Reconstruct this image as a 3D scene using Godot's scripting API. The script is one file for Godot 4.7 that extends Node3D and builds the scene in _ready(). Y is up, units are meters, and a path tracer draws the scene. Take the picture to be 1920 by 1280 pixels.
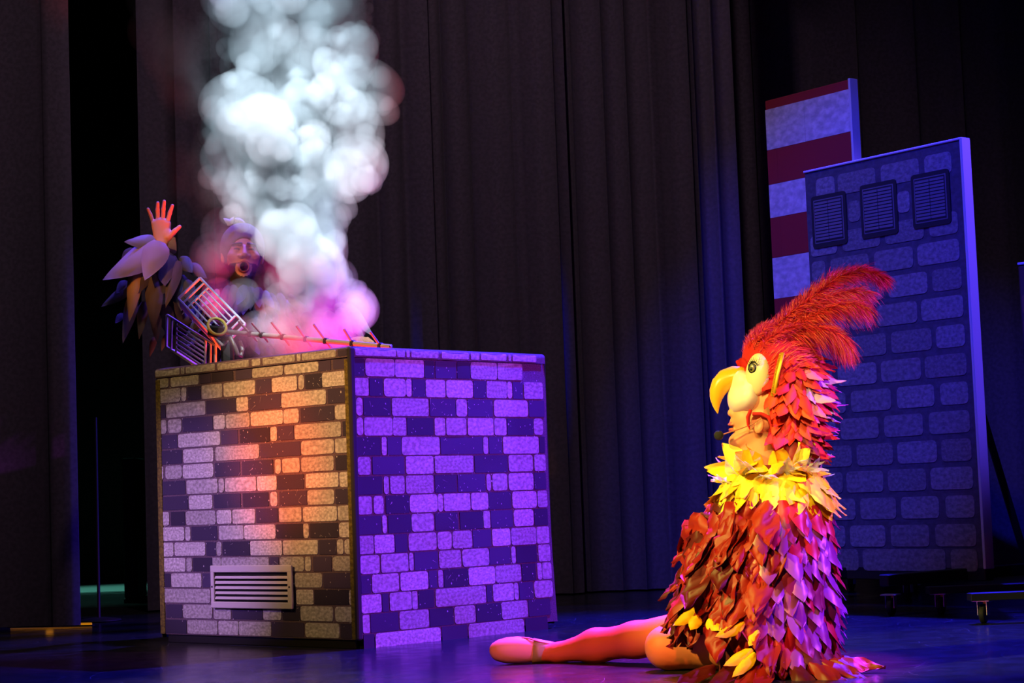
extends Node3D

# ---------------------------------------------------------------- camera model (1920x1280 frame)
const FPX := 3560.0
const CAM := Vector3(0.0, 0.55, 0.0)
const PITCH := 4.737
const ROLL := 2.1
var cam_basis := Basis.from_euler(Vector3(deg_to_rad(PITCH), 0, 0)) * Basis.from_euler(Vector3(0, 0, deg_to_rad(-ROLL)))
var rng := RandomNumberGenerator.new()
var M := {}
var taken := {}

func ray(x: float, y: float) -> Vector3:
	return cam_basis * Vector3((x - 960.0) / FPX, -(y - 640.0) / FPX, -1.0)
func gnd(x: float, y: float, h := 0.0) -> Vector3:        # the point of the level h seen at that pixel
	var d := ray(x, y)
	return CAM + d * ((h - CAM.y) / d.y)
func atz(x: float, y: float, z: float) -> Vector3:        # the point at that depth seen at that pixel
	var d := ray(x, y)
	return CAM + d * ((z - CAM.z) / d.z)
func onp(x: float, y: float, p: Plane) -> Vector3:        # the point of a plane seen at that pixel
	return p.intersects_ray(CAM, ray(x, y))

# ---------------------------------------------------------------- mesh building
class MB:
	var v := PackedVector3Array()
	var uv := PackedVector2Array()
	var c := PackedColorArray()
	var ix := PackedInt32Array()
	func add(p: Vector3, t := Vector2.ZERO, col := Color.WHITE) -> int:
		v.append(p); uv.append(t); c.append(col)
		return v.size() - 1
	func tri(a: int, b: int, d: int) -> void:
		ix.append(a); ix.append(b); ix.append(d)
	func quad(a: int, b: int, d: int, e: int) -> void:
		tri(a, b, d); tri(a, d, e)
	func face(pts: Array) -> void:                          # a flat polygon of its own vertices
		var s := v.size()
		for p in pts: add(p)
		for k in range(1, pts.size() - 1): tri(s, s + k, s + k + 1)
	func box(t: Transform3D, size: Vector3, ch := 0.004) -> void:   # chamfered box
		var h := size * 0.5
		ch = minf(ch, minf(h.x, minf(h.y, h.z)) * 0.45)
		var g := func(sx, sy, sz, ax) -> Vector3:
			var p := Vector3(sx * (h.x - (0.0 if ax == 0 else ch)), sy * (h.y - (0.0 if ax == 1 else ch)), sz * (h.z - (0.0 if ax == 2 else ch)))
			return t * p
		for s in [-1, 1]:
			var f := [[g.call(s, -1, -1, 0), g.call(s, -1, 1, 0), g.call(s, 1, 1, 0), g.call(s, 1, -1, 0)],
				[g.call(-1, s, -1, 1), g.call(1, s, -1, 1), g.call(1, s, 1, 1), g.call(-1, s, 1, 1)],
				[g.call(-1, -1, s, 2), g.call(-1, 1, s, 2), g.call(1, 1, s, 2), g.call(1, -1, s, 2)]]
			for q in f:
				if s < 0: q.reverse()
				face(q)
			for s2 in [-1, 1]:
				var e := [[g.call(s, s2, -1, 0), g.call(s, s2, 1, 0), g.call(s, s2, 1, 1), g.call(s, s2, -1, 1)],
					[g.call(-1, s, s2, 1), g.call(1, s, s2, 1), g.call(1, s, s2, 2), g.call(-1, s, s2, 2)],
					[g.call(s, -1, s2, 0), g.call(s, 1, s2, 0), g.call(s, 1, s2, 2), g.call(s, -1, s2, 2)]]
				for k in 3:
					var q = e[k]
					if (s * s2 > 0) != (k == 2): q.reverse()
					face(q)
				for s3 in [-1, 1]:
					var q2 := [g.call(s, s2, s3, 0), g.call(s, s2, s3, 1), g.call(s, s2, s3, 2)]
					if s * s2 * s3 > 0: q2.reverse()
					face(q2)
	func grid(nu: int, nv: int, f: Callable, flip := false) -> void:   # f(u, v) -> Vector3, u and v from 0 to 1
		var s := v.size()
		for j in nv + 1:
			for i in nu + 1:
				var u := float(i) / nu
				var w := float(j) / nv
				add(f.call(u, w), Vector2(u, w))
		for j in nv:
			for i in nu:
				var a := s + j * (nu + 1) + i
				if flip: quad(a, a + nu + 1, a + nu + 2, a + 1)
				else: quad(a, a + 1, a + nu + 2, a + nu + 1)
	func tube(pts: Array, rad: Array, seg := 8, flat_y := 1.0) -> void:   # swept round section, closed ends
		var n := pts.size()
		var up := Vector3.UP
		var s := v.size()
		for k in n:
			var a: Vector3 = pts[maxi(k - 1, 0)]
			var b: Vector3 = pts[mini(k + 1, n - 1)]
			var d := (b - a).normalized()
			if absf(d.dot(up)) > 0.95: up = Vector3.RIGHT if absf(d.x) < 0.9 else Vector3.BACK
			var x := up.cross(d).normalized()
			up = d.cross(x).normalized()
			for q in seg:
				var an := TAU * q / seg
				add(pts[k] + (x * cos(an) + up * sin(an) * flat_y) * float(rad[k]), Vector2(float(q) / seg, float(k) / (n - 1)))
		for k in n - 1:
			for q in seg:
				var q2 := (q + 1) % seg
				quad(s + k * seg + q, s + k * seg + q2, s + (k + 1) * seg + q2, s + (k + 1) * seg + q)
		for e in 2:
			var o := s + (n - 1) * seg * e
			var cc := add(pts[(n - 1) * e])
			for q in seg:
				var q2 := (q + 1) % seg
				if e == 1: tri(cc, o + q, o + q2)
				else: tri(cc, o + q2, o + q)
	func lathe(prof: Array, t: Transform3D, seg := 20) -> void:   # prof: Vector2(radius, height), axis y
		var s := v.size()
		for k in prof.size():
			for q in seg:
				var an := TAU * q / seg
				add(t * Vector3(prof[k].x * cos(an), prof[k].y, prof[k].x * sin(an)))
		for k in prof.size() - 1:
			for q in seg:
				var q2 := (q + 1) % seg
				quad(s + k * seg + q, s + (k + 1) * seg + q, s + (k + 1) * seg + q2, s + k * seg + q2)
	func ball(t: Transform3D, r: Vector3, seg := 16, rings := 10) -> void:
		var s := v.size()
		for j in rings + 1:
			var la := PI * (float(j) / rings - 0.5)
			for q in seg:
				var an := TAU * q / seg
				add(t * (Vector3(cos(la) * cos(an), sin(la), cos(la) * sin(an)) * r))
		for j in rings:
			for q in seg:
				var q2 := (q + 1) % seg
				quad(s + j * seg + q, s + (j + 1) * seg + q, s + (j + 1) * seg + q2, s + j * seg + q2)
	func mesh(use_color := false) -> ArrayMesh:
		var n := PackedVector3Array()
		n.resize(v.size())
		for k in range(0, ix.size(), 3):
			var a := ix[k]; var b := ix[k + 1]; var d := ix[k + 2]
			var f := (v[d] - v[a]).cross(v[b] - v[a])
			n[a] += f; n[b] += f; n[d] += f
		for k in n.size():
			n[k] = n[k].normalized() if n[k].length_squared() > 1e-20 else Vector3.UP
		var ar := []
		ar.resize(Mesh.ARRAY_MAX)
		ar[Mesh.ARRAY_VERTEX] = v
		ar[Mesh.ARRAY_NORMAL] = n
		ar[Mesh.ARRAY_TEX_UV] = uv
		if use_color: ar[Mesh.ARRAY_COLOR] = c
		ar[Mesh.ARRAY_INDEX] = ix
		var m := ArrayMesh.new()
		m.add_surface_from_arrays(Mesh.PRIMITIVE_TRIANGLES, ar)
		return m

# ---------------------------------------------------------------- naming and placing
func numbered(called: String) -> String:
	if not taken.has(called):
		taken[called] = 0
		return called
	taken[called] += 1
	return "%s_%03d" % [called, taken[called]]
func tag(o: Node3D, label: String, category := "", group := "", kind := "") -> Node3D:
	if label: o.set_meta("label", label)
	if category: o.set_meta("category", category)
	if group: o.set_meta("group", group)
	if kind: o.set_meta("kind", kind)
	return o
func thing(called: String, label: String, category: String, at := Vector3.ZERO, group := "", kind := "") -> Node3D:
	var o := Node3D.new()
	o.name = numbered(called)
	add_child(o)
	o.position = at
	return tag(o, label, category, group, kind)
func put(mesh: Mesh, called: String, m: Material, parent: Node3D = null, t := Transform3D.IDENTITY) -> MeshInstance3D:   # t and mesh in world axes
	var o := MeshInstance3D.new()
	o.mesh = mesh
	o.material_override = m
	o.name = called if parent else numbered(called)
	if parent:
		parent.add_child(o, true)
		o.transform = parent.global_transform.affine_inverse() * t
	else:
		add_child(o)
		o.transform = t
	return o
func looking(at: Vector3, dir: Vector3, up := Vector3.UP) -> Transform3D:   # y axis along dir
	var y := dir.normalized()
	var x := y.cross(up)
	if x.length() < 0.01: x = y.cross(Vector3.BACK)
	x = x.normalized()
	return Transform3D(Basis(x, y, x.cross(y)), at)
func cyl(mb: MB, a: Vector3, b: Vector3, r: float, seg := 8) -> void:
	mb.tube([a, b], [r, r], seg)
func bar(mb: MB, a: Vector3, b: Vector3, w: float, h: float, up := Vector3.UP, ch := 0.002) -> void:   # rectangular bar from a to b
	var z := (b - a).normalized()
	var x := up.cross(z).normalized()
	mb.box(Transform3D(Basis(x, z.cross(x), z), (a + b) * 0.5), Vector3(w, h, a.distance_to(b)), ch)

# ---------------------------------------------------------------- materials
func noise_tex(freq: float, lo: Color, hi: Color, seed_: int, oct := 4, size := 512, ridged := false) -> NoiseTexture2D:
	var n := FastNoiseLite.new()
	n.noise_type = FastNoiseLite.TYPE_SIMPLEX_SMOOTH
	n.frequency = freq
	n.seed = seed_
	n.fractal_octaves = oct
	if ridged: n.fractal_type = FastNoiseLite.FRACTAL_RIDGED
	var g := Gradient.new()
	g.set_color(0, lo)
	g.set_color(1, hi)
	g.set_offset(0, 0.25)
	g.set_offset(1, 0.75)
	var t := NoiseTexture2D.new()
	t.width = size
	t.height = size
	t.seamless = true
	t.noise = n
	t.color_ramp = g
	return t
func mat(called: String, col: Color, rough := 0.8, metal := 0.0, spec := 0.5) -> StandardMaterial3D:
	var m := StandardMaterial3D.new()
	m.resource_name = called
	m.albedo_color = col
	m.roughness = rough
	m.metallic = metal
	m.metallic_specular = spec
	m.cull_mode = BaseMaterial3D.CULL_DISABLED
	M[called] = m
	return m
func textured(m: StandardMaterial3D, t: Texture2D, scale: float) -> StandardMaterial3D:
	m.albedo_texture = t
	m.uv1_triplanar = true
	m.uv1_world_triplanar = true
	m.uv1_scale = Vector3.ONE * scale
	return m

# ---------------------------------------------------------------- lamps
var lanterns := 0
func lantern(label: String, at: Vector3, aim: Vector3, col: Color, energy: float, angle: float, blend := 0.3, size := 0.06) -> void:
	# a stage lantern: round housing, glowing lens, the light just in front of it
	var t := thing("stage_lantern", "black stage lantern with " + label, "stage light", at, "stage lanterns on the lighting bars")
	lanterns += 1
	var d := (aim - at).normalized()
	var f := looking(at, d)
	var mb := MB.new()
	mb.lathe([Vector2(0.0, -0.34), Vector2(0.05, -0.34), Vector2(0.075, -0.3), Vector2(0.08, -0.12), Vector2(0.095, -0.1), Vector2(0.095, 0.0), Vector2(0.088, 0.0), Vector2(0.088, -0.03), Vector2(0.0, -0.03)], f, 20)
	put(mb.mesh(), "housing", M.lantern_black, t)
	mb = MB.new()
	mb.lathe([Vector2(0.087, -0.025), Vector2(0.05, -0.016), Vector2(0.0, -0.014)], f, 20)
	var g := mat("lens_glow_%d" % lanterns, Color(0.05, 0.05, 0.05), 0.2)
	g.emission_enabled = true
	g.emission = col
	g.emission_energy_multiplier = 0.3
	put(mb.mesh(), "lens", g, t)
	mb = MB.new()
	var x := f.basis.x
	mb.tube([at + x * 0.1 - d * 0.1, at + x * 0.11 - d * 0.1 + Vector3.UP * 0.2, at - d * 0.1 + Vector3.UP * 0.24, at - x * 0.11 - d * 0.1 + Vector3.UP * 0.2, at - x * 0.1 - d * 0.1], [0.008, 0.008, 0.008, 0.008, 0.008], 6)
	put(mb.mesh(), "yoke", M.lantern_black, t)
	if at.y > 1.0:
		mb = MB.new()
		cyl(mb, at - d * 0.1 + Vector3.UP * 0.23, Vector3(at.x - d.x * 0.1, 8.0, at.z - d.z * 0.1), 0.012)
		put(mb.mesh(), "drop_rod", M.lantern_black, t)
	var l := SpotLight3D.new()
	l.name = "lantern_beam_%d" % lanterns
	add_child(l)
	l.position = at + d * (0.03 + size)
	l.look_at(aim, Vector3.UP if absf(d.y) < 0.98 else Vector3.RIGHT)
	l.light_color = col
	l.light_energy = energy
	l.spot_angle = angle
	l.spot_angle_attenuation = blend
	l.spot_range = 30.0
	l.spot_attenuation = 2.0
	l.light_size = size
	l.shadow_enabled = true

func _ready() -> void:
	rng.seed = 20240611
	# camera
	var cam := Camera3D.new()
	cam.name = "camera"
	cam.fov = 2.0 * rad_to_deg(atan(640.0 / FPX))
	cam.near = 0.05
	cam.far = 60.0
	add_child(cam)
	cam.transform = Transform3D(cam_basis, CAM)
	cam.current = true
	# environment: a closed dark theatre, no sky light
	var we := WorldEnvironment.new()
	we.name = "environment"
	var e := Environment.new()
	e.background_mode = Environment.BG_COLOR
	e.background_color = Color.BLACK
	e.tonemap_mode = Environment.TONE_MAPPER_LINEAR
	e.tonemap_exposure = 1.0
	e.sdfgi_enabled = true
	e.ssao_enabled = true
	e.ssil_enabled = true
	e.volumetric_fog_enabled = true
	e.volumetric_fog_density = 0.0
	we.environment = e
	add_child(we)
	make_materials()
	# lanterns: label, place, aim, colour, energy, half angle, softness
	lantern("amber lens on the front bar, aimed at the dancer", Vector3(-4.0, 3.5, -2.3), Vector3(0.76, 0.56, -5.8), Color(1.0, 0.93, 0.42), 60.0, 6.6, 0.5)
	lantern("orange lens on the front bar, aimed at the dancer's legs", Vector3(-1.4, 3.6, -0.6), Vector3(0.45, 0.1, -6.2), Color(1.0, 0.52, 0.26), 30.0, 7.0, 0.6)
	lantern("pale yellow lens, added to brighten the yellow ruff", Vector3(0.2, 3.4, -0.2), Vector3(0.83, 0.66, -5.77), Color(1.0, 0.94, 0.56), 30.0, 2.9, 0.7)  # added fill, so the ruff side away from the key turns yellow
	lantern("violet lens on the side boom, aimed at the chimney", Vector3(5.2, 2.9, -5.2), Vector3(-0.25, 0.55, -7.6), Color(0.76, 0.24, 0.96), 36.0, 11.0, 0.6)
	lantern("violet lens on the side boom, aimed at the dancer", Vector3(5.0, 2.6, -4.4), Vector3(0.85, 0.6, -5.85), Color(0.72, 0.26, 1.0), 44.0, 9.0, 0.6)
	lantern("magenta lens on the rear bar above the curtains", Vector3(0.7, 5.0, -8.9), Vector3(0.5, 0.1, -6.1), Color(0.94, 0.24, 1.0), 170.0, 8.0, 0.5)
	lantern("deep blue lens on the rear bar above the curtains", Vector3(2.2, 5.0, -9.3), Vector3(0.4, 0.0, -7.2), Color(0.16, 0.13, 1.0), 250.0, 22.0, 0.6)
	lantern("red lens on the front bar, aimed at the chimney", Vector3(-6.2, 3.6, -2.4), Vector3(-0.96, 0.74, -7.61), Color(1.0, 0.20, 0.15), 105.0, 2.6, 1.0)
	lantern("mauve lens on the front bar, aimed at the chimney", Vector3(-5.9, 3.0, -3.6), Vector3(-1.34, 0.45, -7.96), Color(0.74, 0.54, 1.0), 46.0, 5.2, 0.9)
	lantern("straw lens on the front bar, aimed at the chimney top", Vector3(-5.9, 4.8, -3.2), Vector3(-0.84, 0.92, -7.52), Color(1.0, 0.70, 0.42), 76.0, 5.0, 1.0)
	lantern("faint olive lens on the front bar over the chimney", Vector3(-5.2, 5.4, -2.2), Vector3(-1.06, 0.6, -7.72), Color(1.0, 0.80, 0.48), 17.0, 7.0, 0.6)
	lantern("orange lens on the front bar, aimed at the raised hand", Vector3(-4.9, 4.2, -2.5), Vector3(-1.42, 1.62, -8.75), Color(1.0, 0.66, 0.36), 40.0, 2.6, 0.8)
	lantern("violet lens on the rear bar behind the bearded man", Vector3(-0.6, 5.2, -10.2), Vector3(-1.45, 1.5, -8.75), Color(0.36, 0.28, 1.0), 55.0, 8.0, 0.7)
	lantern("blue lens hung above the bearded man", Vector3(-1.9, 6.4, -8.3), Vector3(-1.42, 1.45, -8.75), Color(0.30, 0.26, 1.0), 50.0, 5.0, 0.7)
	lantern("lavender lens high behind the chimney", Vector3(-1.4, 7.4, -10.1), Vector3(-0.9, 0.0, -5.75), Color(0.74, 0.62, 1.0), 90.0, 5.6, 0.6)
	lantern("deep blue lens in the wings beside the curtain leg", Vector3(5.4, 3.6, -11.25), Vector3(1.12, 1.7, -10.15), Color(0.14, 0.14, 1.0), 60.0, 10.0, 0.8)
	lantern("cool white lens, added to light the low smoke from above", Vector3(-1.6, 7.2, -4.6), Vector3(-0.80, 1.78, -8.0), Color(0.86, 0.94, 1.0), 250.0, 4.0, 0.7)  # this and the next two are added, replacing light from below the smoke
	lantern("cool white lens, added to light the middle of the smoke from above", Vector3(-1.0, 7.3, -4.6), Vector3(-0.88, 2.05, -8.0), Color(0.80, 0.93, 1.0), 165.0, 4.6, 0.7)
	lantern("cool white lens, added to light the high smoke from above", Vector3(-0.4, 7.3, -4.6), Vector3(-0.92, 2.55, -8.0), Color(0.68, 0.88, 1.0), 30.0, 4.8, 0.8)
	lantern("blue lens over the stage, aimed at the scenery flats", Vector3(-0.6, 5.6, -3.6), Vector3(1.51, 1.58, -9.0), Color(0.12, 0.14, 1.0), 72.0, 12.0, 0.7)
	lantern("blue violet lens on the far side boom by the flats", Vector3(6.2, 3.2, -9.0), Vector3(1.6, 1.4, -8.8), Color(0.40, 0.26, 1.0), 36.0, 14.0, 0.5)
	lantern("soft mauve lens, added as fill to lift the dark curtains", Vector3(-0.4, 6.6, -6.2), Vector3(-0.5, 1.2, -10.6), Color(1.0, 0.86, 0.96), 6.5, 38.0, 0.9, 0.15)  # added general fill that raises the black of the curtains
	lantern("red orange lens standing inside the brick chimney", Vector3(-1.0, 0.45, -8.02), Vector3(-1.36, 1.30, -8.26), Color(1.0, 0.24, 0.08), 13.0, 12.5, 0.4)
	lantern("scarlet lens standing inside the brick chimney", Vector3(-0.66, 0.45, -7.62), Vector3(-0.68, 1.3, -7.72), Color(1.0, 0.18, 0.12), 3.4, 30.0, 0.5)
	lantern("rose lens standing inside the brick chimney", Vector3(-0.62, 0.42, -8.3), Vector3(-0.74, 1.4, -8.1), Color(1.0, 0.10, 0.50), 2.6, 32.0, 0.6)
	lantern("purple lens on the side boom, aimed at the smoke", Vector3(4.8, 3.4, -7.0), Vector3(-0.52, 1.36, -8.05), Color(0.70, 0.06, 0.98), 115.0, 2.9, 0.8)
	lantern("teal lens backstage beyond the side curtain", Vector3(-3.4, 3.2, -12.6), Vector3(-2.9, 0.0, -12.9), Color(0.55, 1.0, 0.92), 5.0, 30.0, 0.6)
	make_room()
	make_backstage()
	make_chimney()
	make_flats()
	make_dancer()
	make_actor()
	make_aerial()
	make_smoke()

func make_materials() -> void:
	mat("lantern_black", Color(0.04, 0.04, 0.045), 0.6)
	# stage floor: black vinyl, scuffed and scratched
	var size := 1024
	var im := Image.create(size, size, false, Image.FORMAT_RGB8)
	var nz := FastNoiseLite.new()
	nz.seed = 4; nz.frequency = 0.012; nz.fractal_octaves = 5
	for y in size:
		for x in size:
			var q := 0.5 + 0.5 * nz.get_noise_2d(x, y)
			var g := 0.12 + 0.05 * q
			im.set_pixel(x, y, Color(g, g, g * 1.02))
	var r2 := RandomNumberGenerator.new()
	r2.seed = 77
	for k in 900:
		var p := Vector2(r2.randf() * size, r2.randf() * size)
		var a := r2.randf() * TAU
		var d := Vector2(cos(a), sin(a))
		var ben := r2.randf_range(-0.012, 0.012)
		var g := r2.randf_range(0.16, 0.34) if k % 6 else r2.randf_range(0.34, 0.6)
		for s in int(r2.randf_range(10, 120)):
			p += d
			d = d.rotated(ben)
			im.set_pixel(posmod(int(p.x), size), posmod(int(p.y), size), Color(g, g, g))
	var ft := ImageTexture.create_from_image(im)
	var fm := mat("stage_vinyl", Color(1, 1, 1), 0.26, 0.0, 0.3)
	textured(fm, ft, 0.7)
	fm.roughness_texture = noise_tex(0.02, Color(0.75, 0.75, 0.75), Color(1, 1, 1), 9)
	mat("black_paint", Color(0.13, 0.125, 0.13), 0.9)
	var cl := mat("curtain_cloth", Color(0.33, 0.29, 0.32), 0.95)
	textured(cl, noise_tex(0.05, Color(0.85, 0.85, 0.85), Color(1, 1, 1), 21), 1.3)
	cl.rim_enabled = true
	cl.rim = 0.2
	mat("pale_lino", Color(0.62, 0.68, 0.66), 0.8)  # pale tone stands for light lying on the dark backstage floor
	# printed cloth
	textured(mat("print_ground", Color(0.44, 0.36, 0.42), 0.85), noise_tex(0.05, Color(0.75, 0.74, 0.72), Color(1, 1, 1), 31), 5.0)
	var spk := noise_tex(0.025, Color(0.70, 0.69, 0.68), Color(1, 1, 1), 32, 6)
	for k in 4:
		var g: float = [0.80, 0.84, 0.76, 0.88][k]
		textured(mat("print_light_%d" % k, Color(g, g * 0.985, g * 0.965), 0.8), spk, 4.0 + 0.7 * k)
	var spd := noise_tex(0.16, Color(0.62, 0.6, 0.6), Color(1.0, 1.0, 1.0), 33, 3)
	for k in 3:
		var g: float = [0.24, 0.20, 0.28][k]
		textured(mat("print_dark_%d" % k, Color(g * 1.15, g * 0.95, g * 1.5), 0.8), spd, 5.0 + k)
	textured(mat("olive_tape", Color(0.50, 0.45, 0.14), 0.8), noise_tex(0.02, Color(0.55, 0.52, 0.5), Color(1, 1, 1), 36), 6.0)
	mat("print_fleck", Color(0.75, 0.73, 0.72), 0.8)
	mat("seam", Color(0.17, 0.16, 0.17), 0.9)
	mat("vent_metal", Color(0.80, 0.78, 0.76), 0.5)
	mat("dark_hole", Color(0.03, 0.03, 0.03), 0.9)
	mat("frame_black", Color(0.06, 0.06, 0.065), 0.6)
	mat("inner_ply", Color(0.42, 0.36, 0.33), 0.85)
	# flats
	textured(mat("flat_ground", Color(0.30, 0.30, 0.34), 0.8), noise_tex(0.03, Color(0.8, 0.8, 0.8), Color(1, 1, 1), 41), 2.0)
	var fb := noise_tex(0.03, Color(0.70, 0.70, 0.72), Color(1, 1, 1), 42, 4)
	for k in 3:
		var g: float = [0.50, 0.54, 0.47][k]
		textured(mat("flat_brick_%d" % k, Color(g, g, g), 0.8), fb, 2.6 + 0.5 * k)
	mat("flat_ink", Color(0.12, 0.12, 0.13), 0.8)
	mat("flat_vent", Color(0.40, 0.40, 0.42), 0.8)
	mat("flat_edge", Color(0.75, 0.75, 0.78), 0.5)
	textured(mat("flat_white", Color(0.82, 0.80, 0.82), 0.8), noise_tex(0.02, Color(0.8, 0.8, 0.8), Color(1, 1, 1), 43), 2.0)
	mat("flat_red", Color(0.56, 0.10, 0.13), 0.8)
	mat("steel", Color(0.7, 0.7, 0.72), 0.3, 0.9)
	mat("rubber", Color(0.07, 0.07, 0.07), 0.7)
	mat("ink_black", Color(0.05, 0.05, 0.05), 0.4)
	mat("ink_white", Color(0.95, 0.95, 0.95), 0.4)
	mat("brass", Color(0.85, 0.65, 0.2), 0.4, 0.7)

func make_curtain(label: String, x0: float, x1: float, z: float, y0: float, y1: float, pleat: float, depth: float, sd: int, lean := 0.0) -> void:
	var n := FastNoiseLite.new()
	n.seed = sd; n.frequency = 0.9
	var w := x1 - x0
	var fold := func(u: float, v: float, back: float) -> Vector3:
		var x := x0 + w * u
		var ph := x / pleat + 0.7 * n.get_noise_1d(x * 1.7)
		var amp := depth * (0.35 + 0.65 * (0.5 + 0.5 * n.get_noise_2d(x * 1.1, 7.0))) * (1.0 - 0.35 * v)
		var s := sin(TAU * ph)
		return Vector3(x + lean * v + 0.25 * pleat * cos(TAU * ph) * 0.4, lerpf(y0, y1, v), z + amp * (s * absf(s) * 0.4 + s * 0.6) - back)
	var nu := int(w / pleat * 14.0)
	var mb := MB.new()
	mb.grid(nu, 6, func(u, v): return fold.call(u, v, 0.0))
	mb.grid(nu, 6, func(u, v): return fold.call(u, v, 0.006), true)
	for e in [0.0, 1.0]:
		mb.grid(1, 6, func(u, v): return fold.call(e, v, 0.006 * u), e == 0.0)
	var t := thing("stage_curtain", label, "curtain", Vector3((x0 + x1) * 0.5, y0, z))
	put(mb.mesh(), "drape", M.curtain_cloth, t)
	mb = MB.new()
	cyl(mb, Vector3(x0 + lean - 0.1, y1 + 0.02, z), Vector3(x1 + lean + 0.1, y1 + 0.02, z), 0.025)
	put(mb.mesh(), "curtain_rail", M.lantern_black, t)

func slab(called: String, at: Vector3, size: Vector3, m: Material) -> Node3D:
	var mb := MB.new()
	mb.box(Transform3D(Basis.IDENTITY, Vector3.ZERO), size, 0.002)
	var o := put(mb.mesh(), called, m, null, Transform3D(Basis.IDENTITY, at))
	o.set_meta("kind", "structure")
	return o

func make_room() -> void:
	tag(slab("floor", Vector3(0.5, -0.1, -3.0), Vector3(15.4, 0.2, 24.4), M.stage_vinyl), "scratched glossy black vinyl stage floor", "floor")
	tag(slab("ceiling", Vector3(0.5, 8.1, -3.0), Vector3(15.4, 0.2, 24.4), M.black_paint), "black ceiling high above the stage", "ceiling")
	tag(slab("wall_back", Vector3(0.5, 4.0, -15.1), Vector3(15.4, 8.0, 0.2), M.black_paint), "black rear wall behind the curtains", "wall")
	tag(slab("wall_left", Vector3(-7.1, 4.0, -3.0), Vector3(0.2, 8.0, 24.0), M.black_paint), "black side wall beside the side curtain", "wall")
	tag(slab("wall_right", Vector3(8.1, 4.0, -3.0), Vector3(0.2, 8.0, 24.0), M.black_paint), "black side wall beyond the scenery flats", "wall")
	tag(slab("wall_front", Vector3(0.5, 4.0, 9.1), Vector3(15.4, 8.0, 0.2), M.black_paint), "black wall behind the audience", "wall")
	# curtains
	var p := gnd(172, 1180)
	make_curtain("plain black side curtain with amber light under its hem", p.x - 3.2, p.x, p.z, 0.025, 6.5, 0.55, 0.05, 3, -0.02)
	var zb := -10.6
	var e1 := atz(281, 1100, zb).x
	var e2 := atz(826, 900, zb).x
	var e3 := atz(1090, 900, zb).x
	var e4 := atz(1366, 500, zb).x
	make_curtain("dark pleated rear curtain hanging behind the brick chimney", e1, e2, zb, 0.01, 6.8, 0.19, 0.07, 11)
	make_curtain("dark pleated rear curtain between chimney and seated dancer", e2 - 0.05, e3, zb - 0.16, 0.01, 6.8, 0.21, 0.06, 12)
	make_curtain("dark rear curtain hanging behind the seated dancer", e3 - 0.05, e4, zb - 0.3, 0.01, 6.8, 0.17, 0.05, 13)
	make_curtain("narrow dark curtain leg with blue lit pleats", atz(1318, 500, -10.2).x, atz(1388, 500, -10.2).x, -10.2, 0.01, 6.8, 0.105, 0.05, 19)
	make_curtain("dark rear curtain behind the brick scenery flats", e4 + 0.12, e4 + 4.0, zb - 0.9, 0.01, 6.8, 0.3, 0.03, 14)

# ---------------------------------------------------------------- printed brick chimney
var patch_count := 0
func patch(f: Callable, s0: float, s1: float, t0: float, t1: float, rad: float, proud: float) -> ArrayMesh:
	# a rounded rectangle on a surface f(s, t, lift) (s, t in metres), standing a little proud
	var mb := MB.new()
	rad = minf(rad, minf(s1 - s0, t1 - t0) * 0.48)
	var pts := []
	for c in 4:
		var cx: float = [s1 - rad, s0 + rad, s0 + rad, s1 - rad][c]
		var cy: float = [t1 - rad, t1 - rad, t0 + rad, t0 + rad][c]
		for k in 4:
			var a := PI * 0.5 * (c + k / 3.0)
			pts.append(Vector2(cx + rad * cos(a), cy + rad * sin(a)))
	var n := pts.size()
	var ctr := mb.add(f.call((s0 + s1) * 0.5, (t0 + t1) * 0.5, proud))
	for q in pts: mb.add(f.call(q.x, q.y, proud))
	for k in n: mb.tri(ctr, 1 + (k + 1) % n, 1 + k)
	var o := mb.v.size()
	for q in pts: mb.add(f.call(q.x, q.y, proud))
	for q in pts: mb.add(f.call(q.x, q.y, 0.0))
	for k in n:
		var k2 := (k + 1) % n
		mb.quad(o + k, o + k2, o + n + k2, o + n + k)
	return mb.mesh()

const BC := Vector3(-0.625, 0.0, -7.317)     # near corner of the chimney
const BL := Vector3(-1.530, 0.0, -8.12)
const BR := Vector3(0.137, 0.0, -8.10)
const BTOP := 1.152

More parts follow.
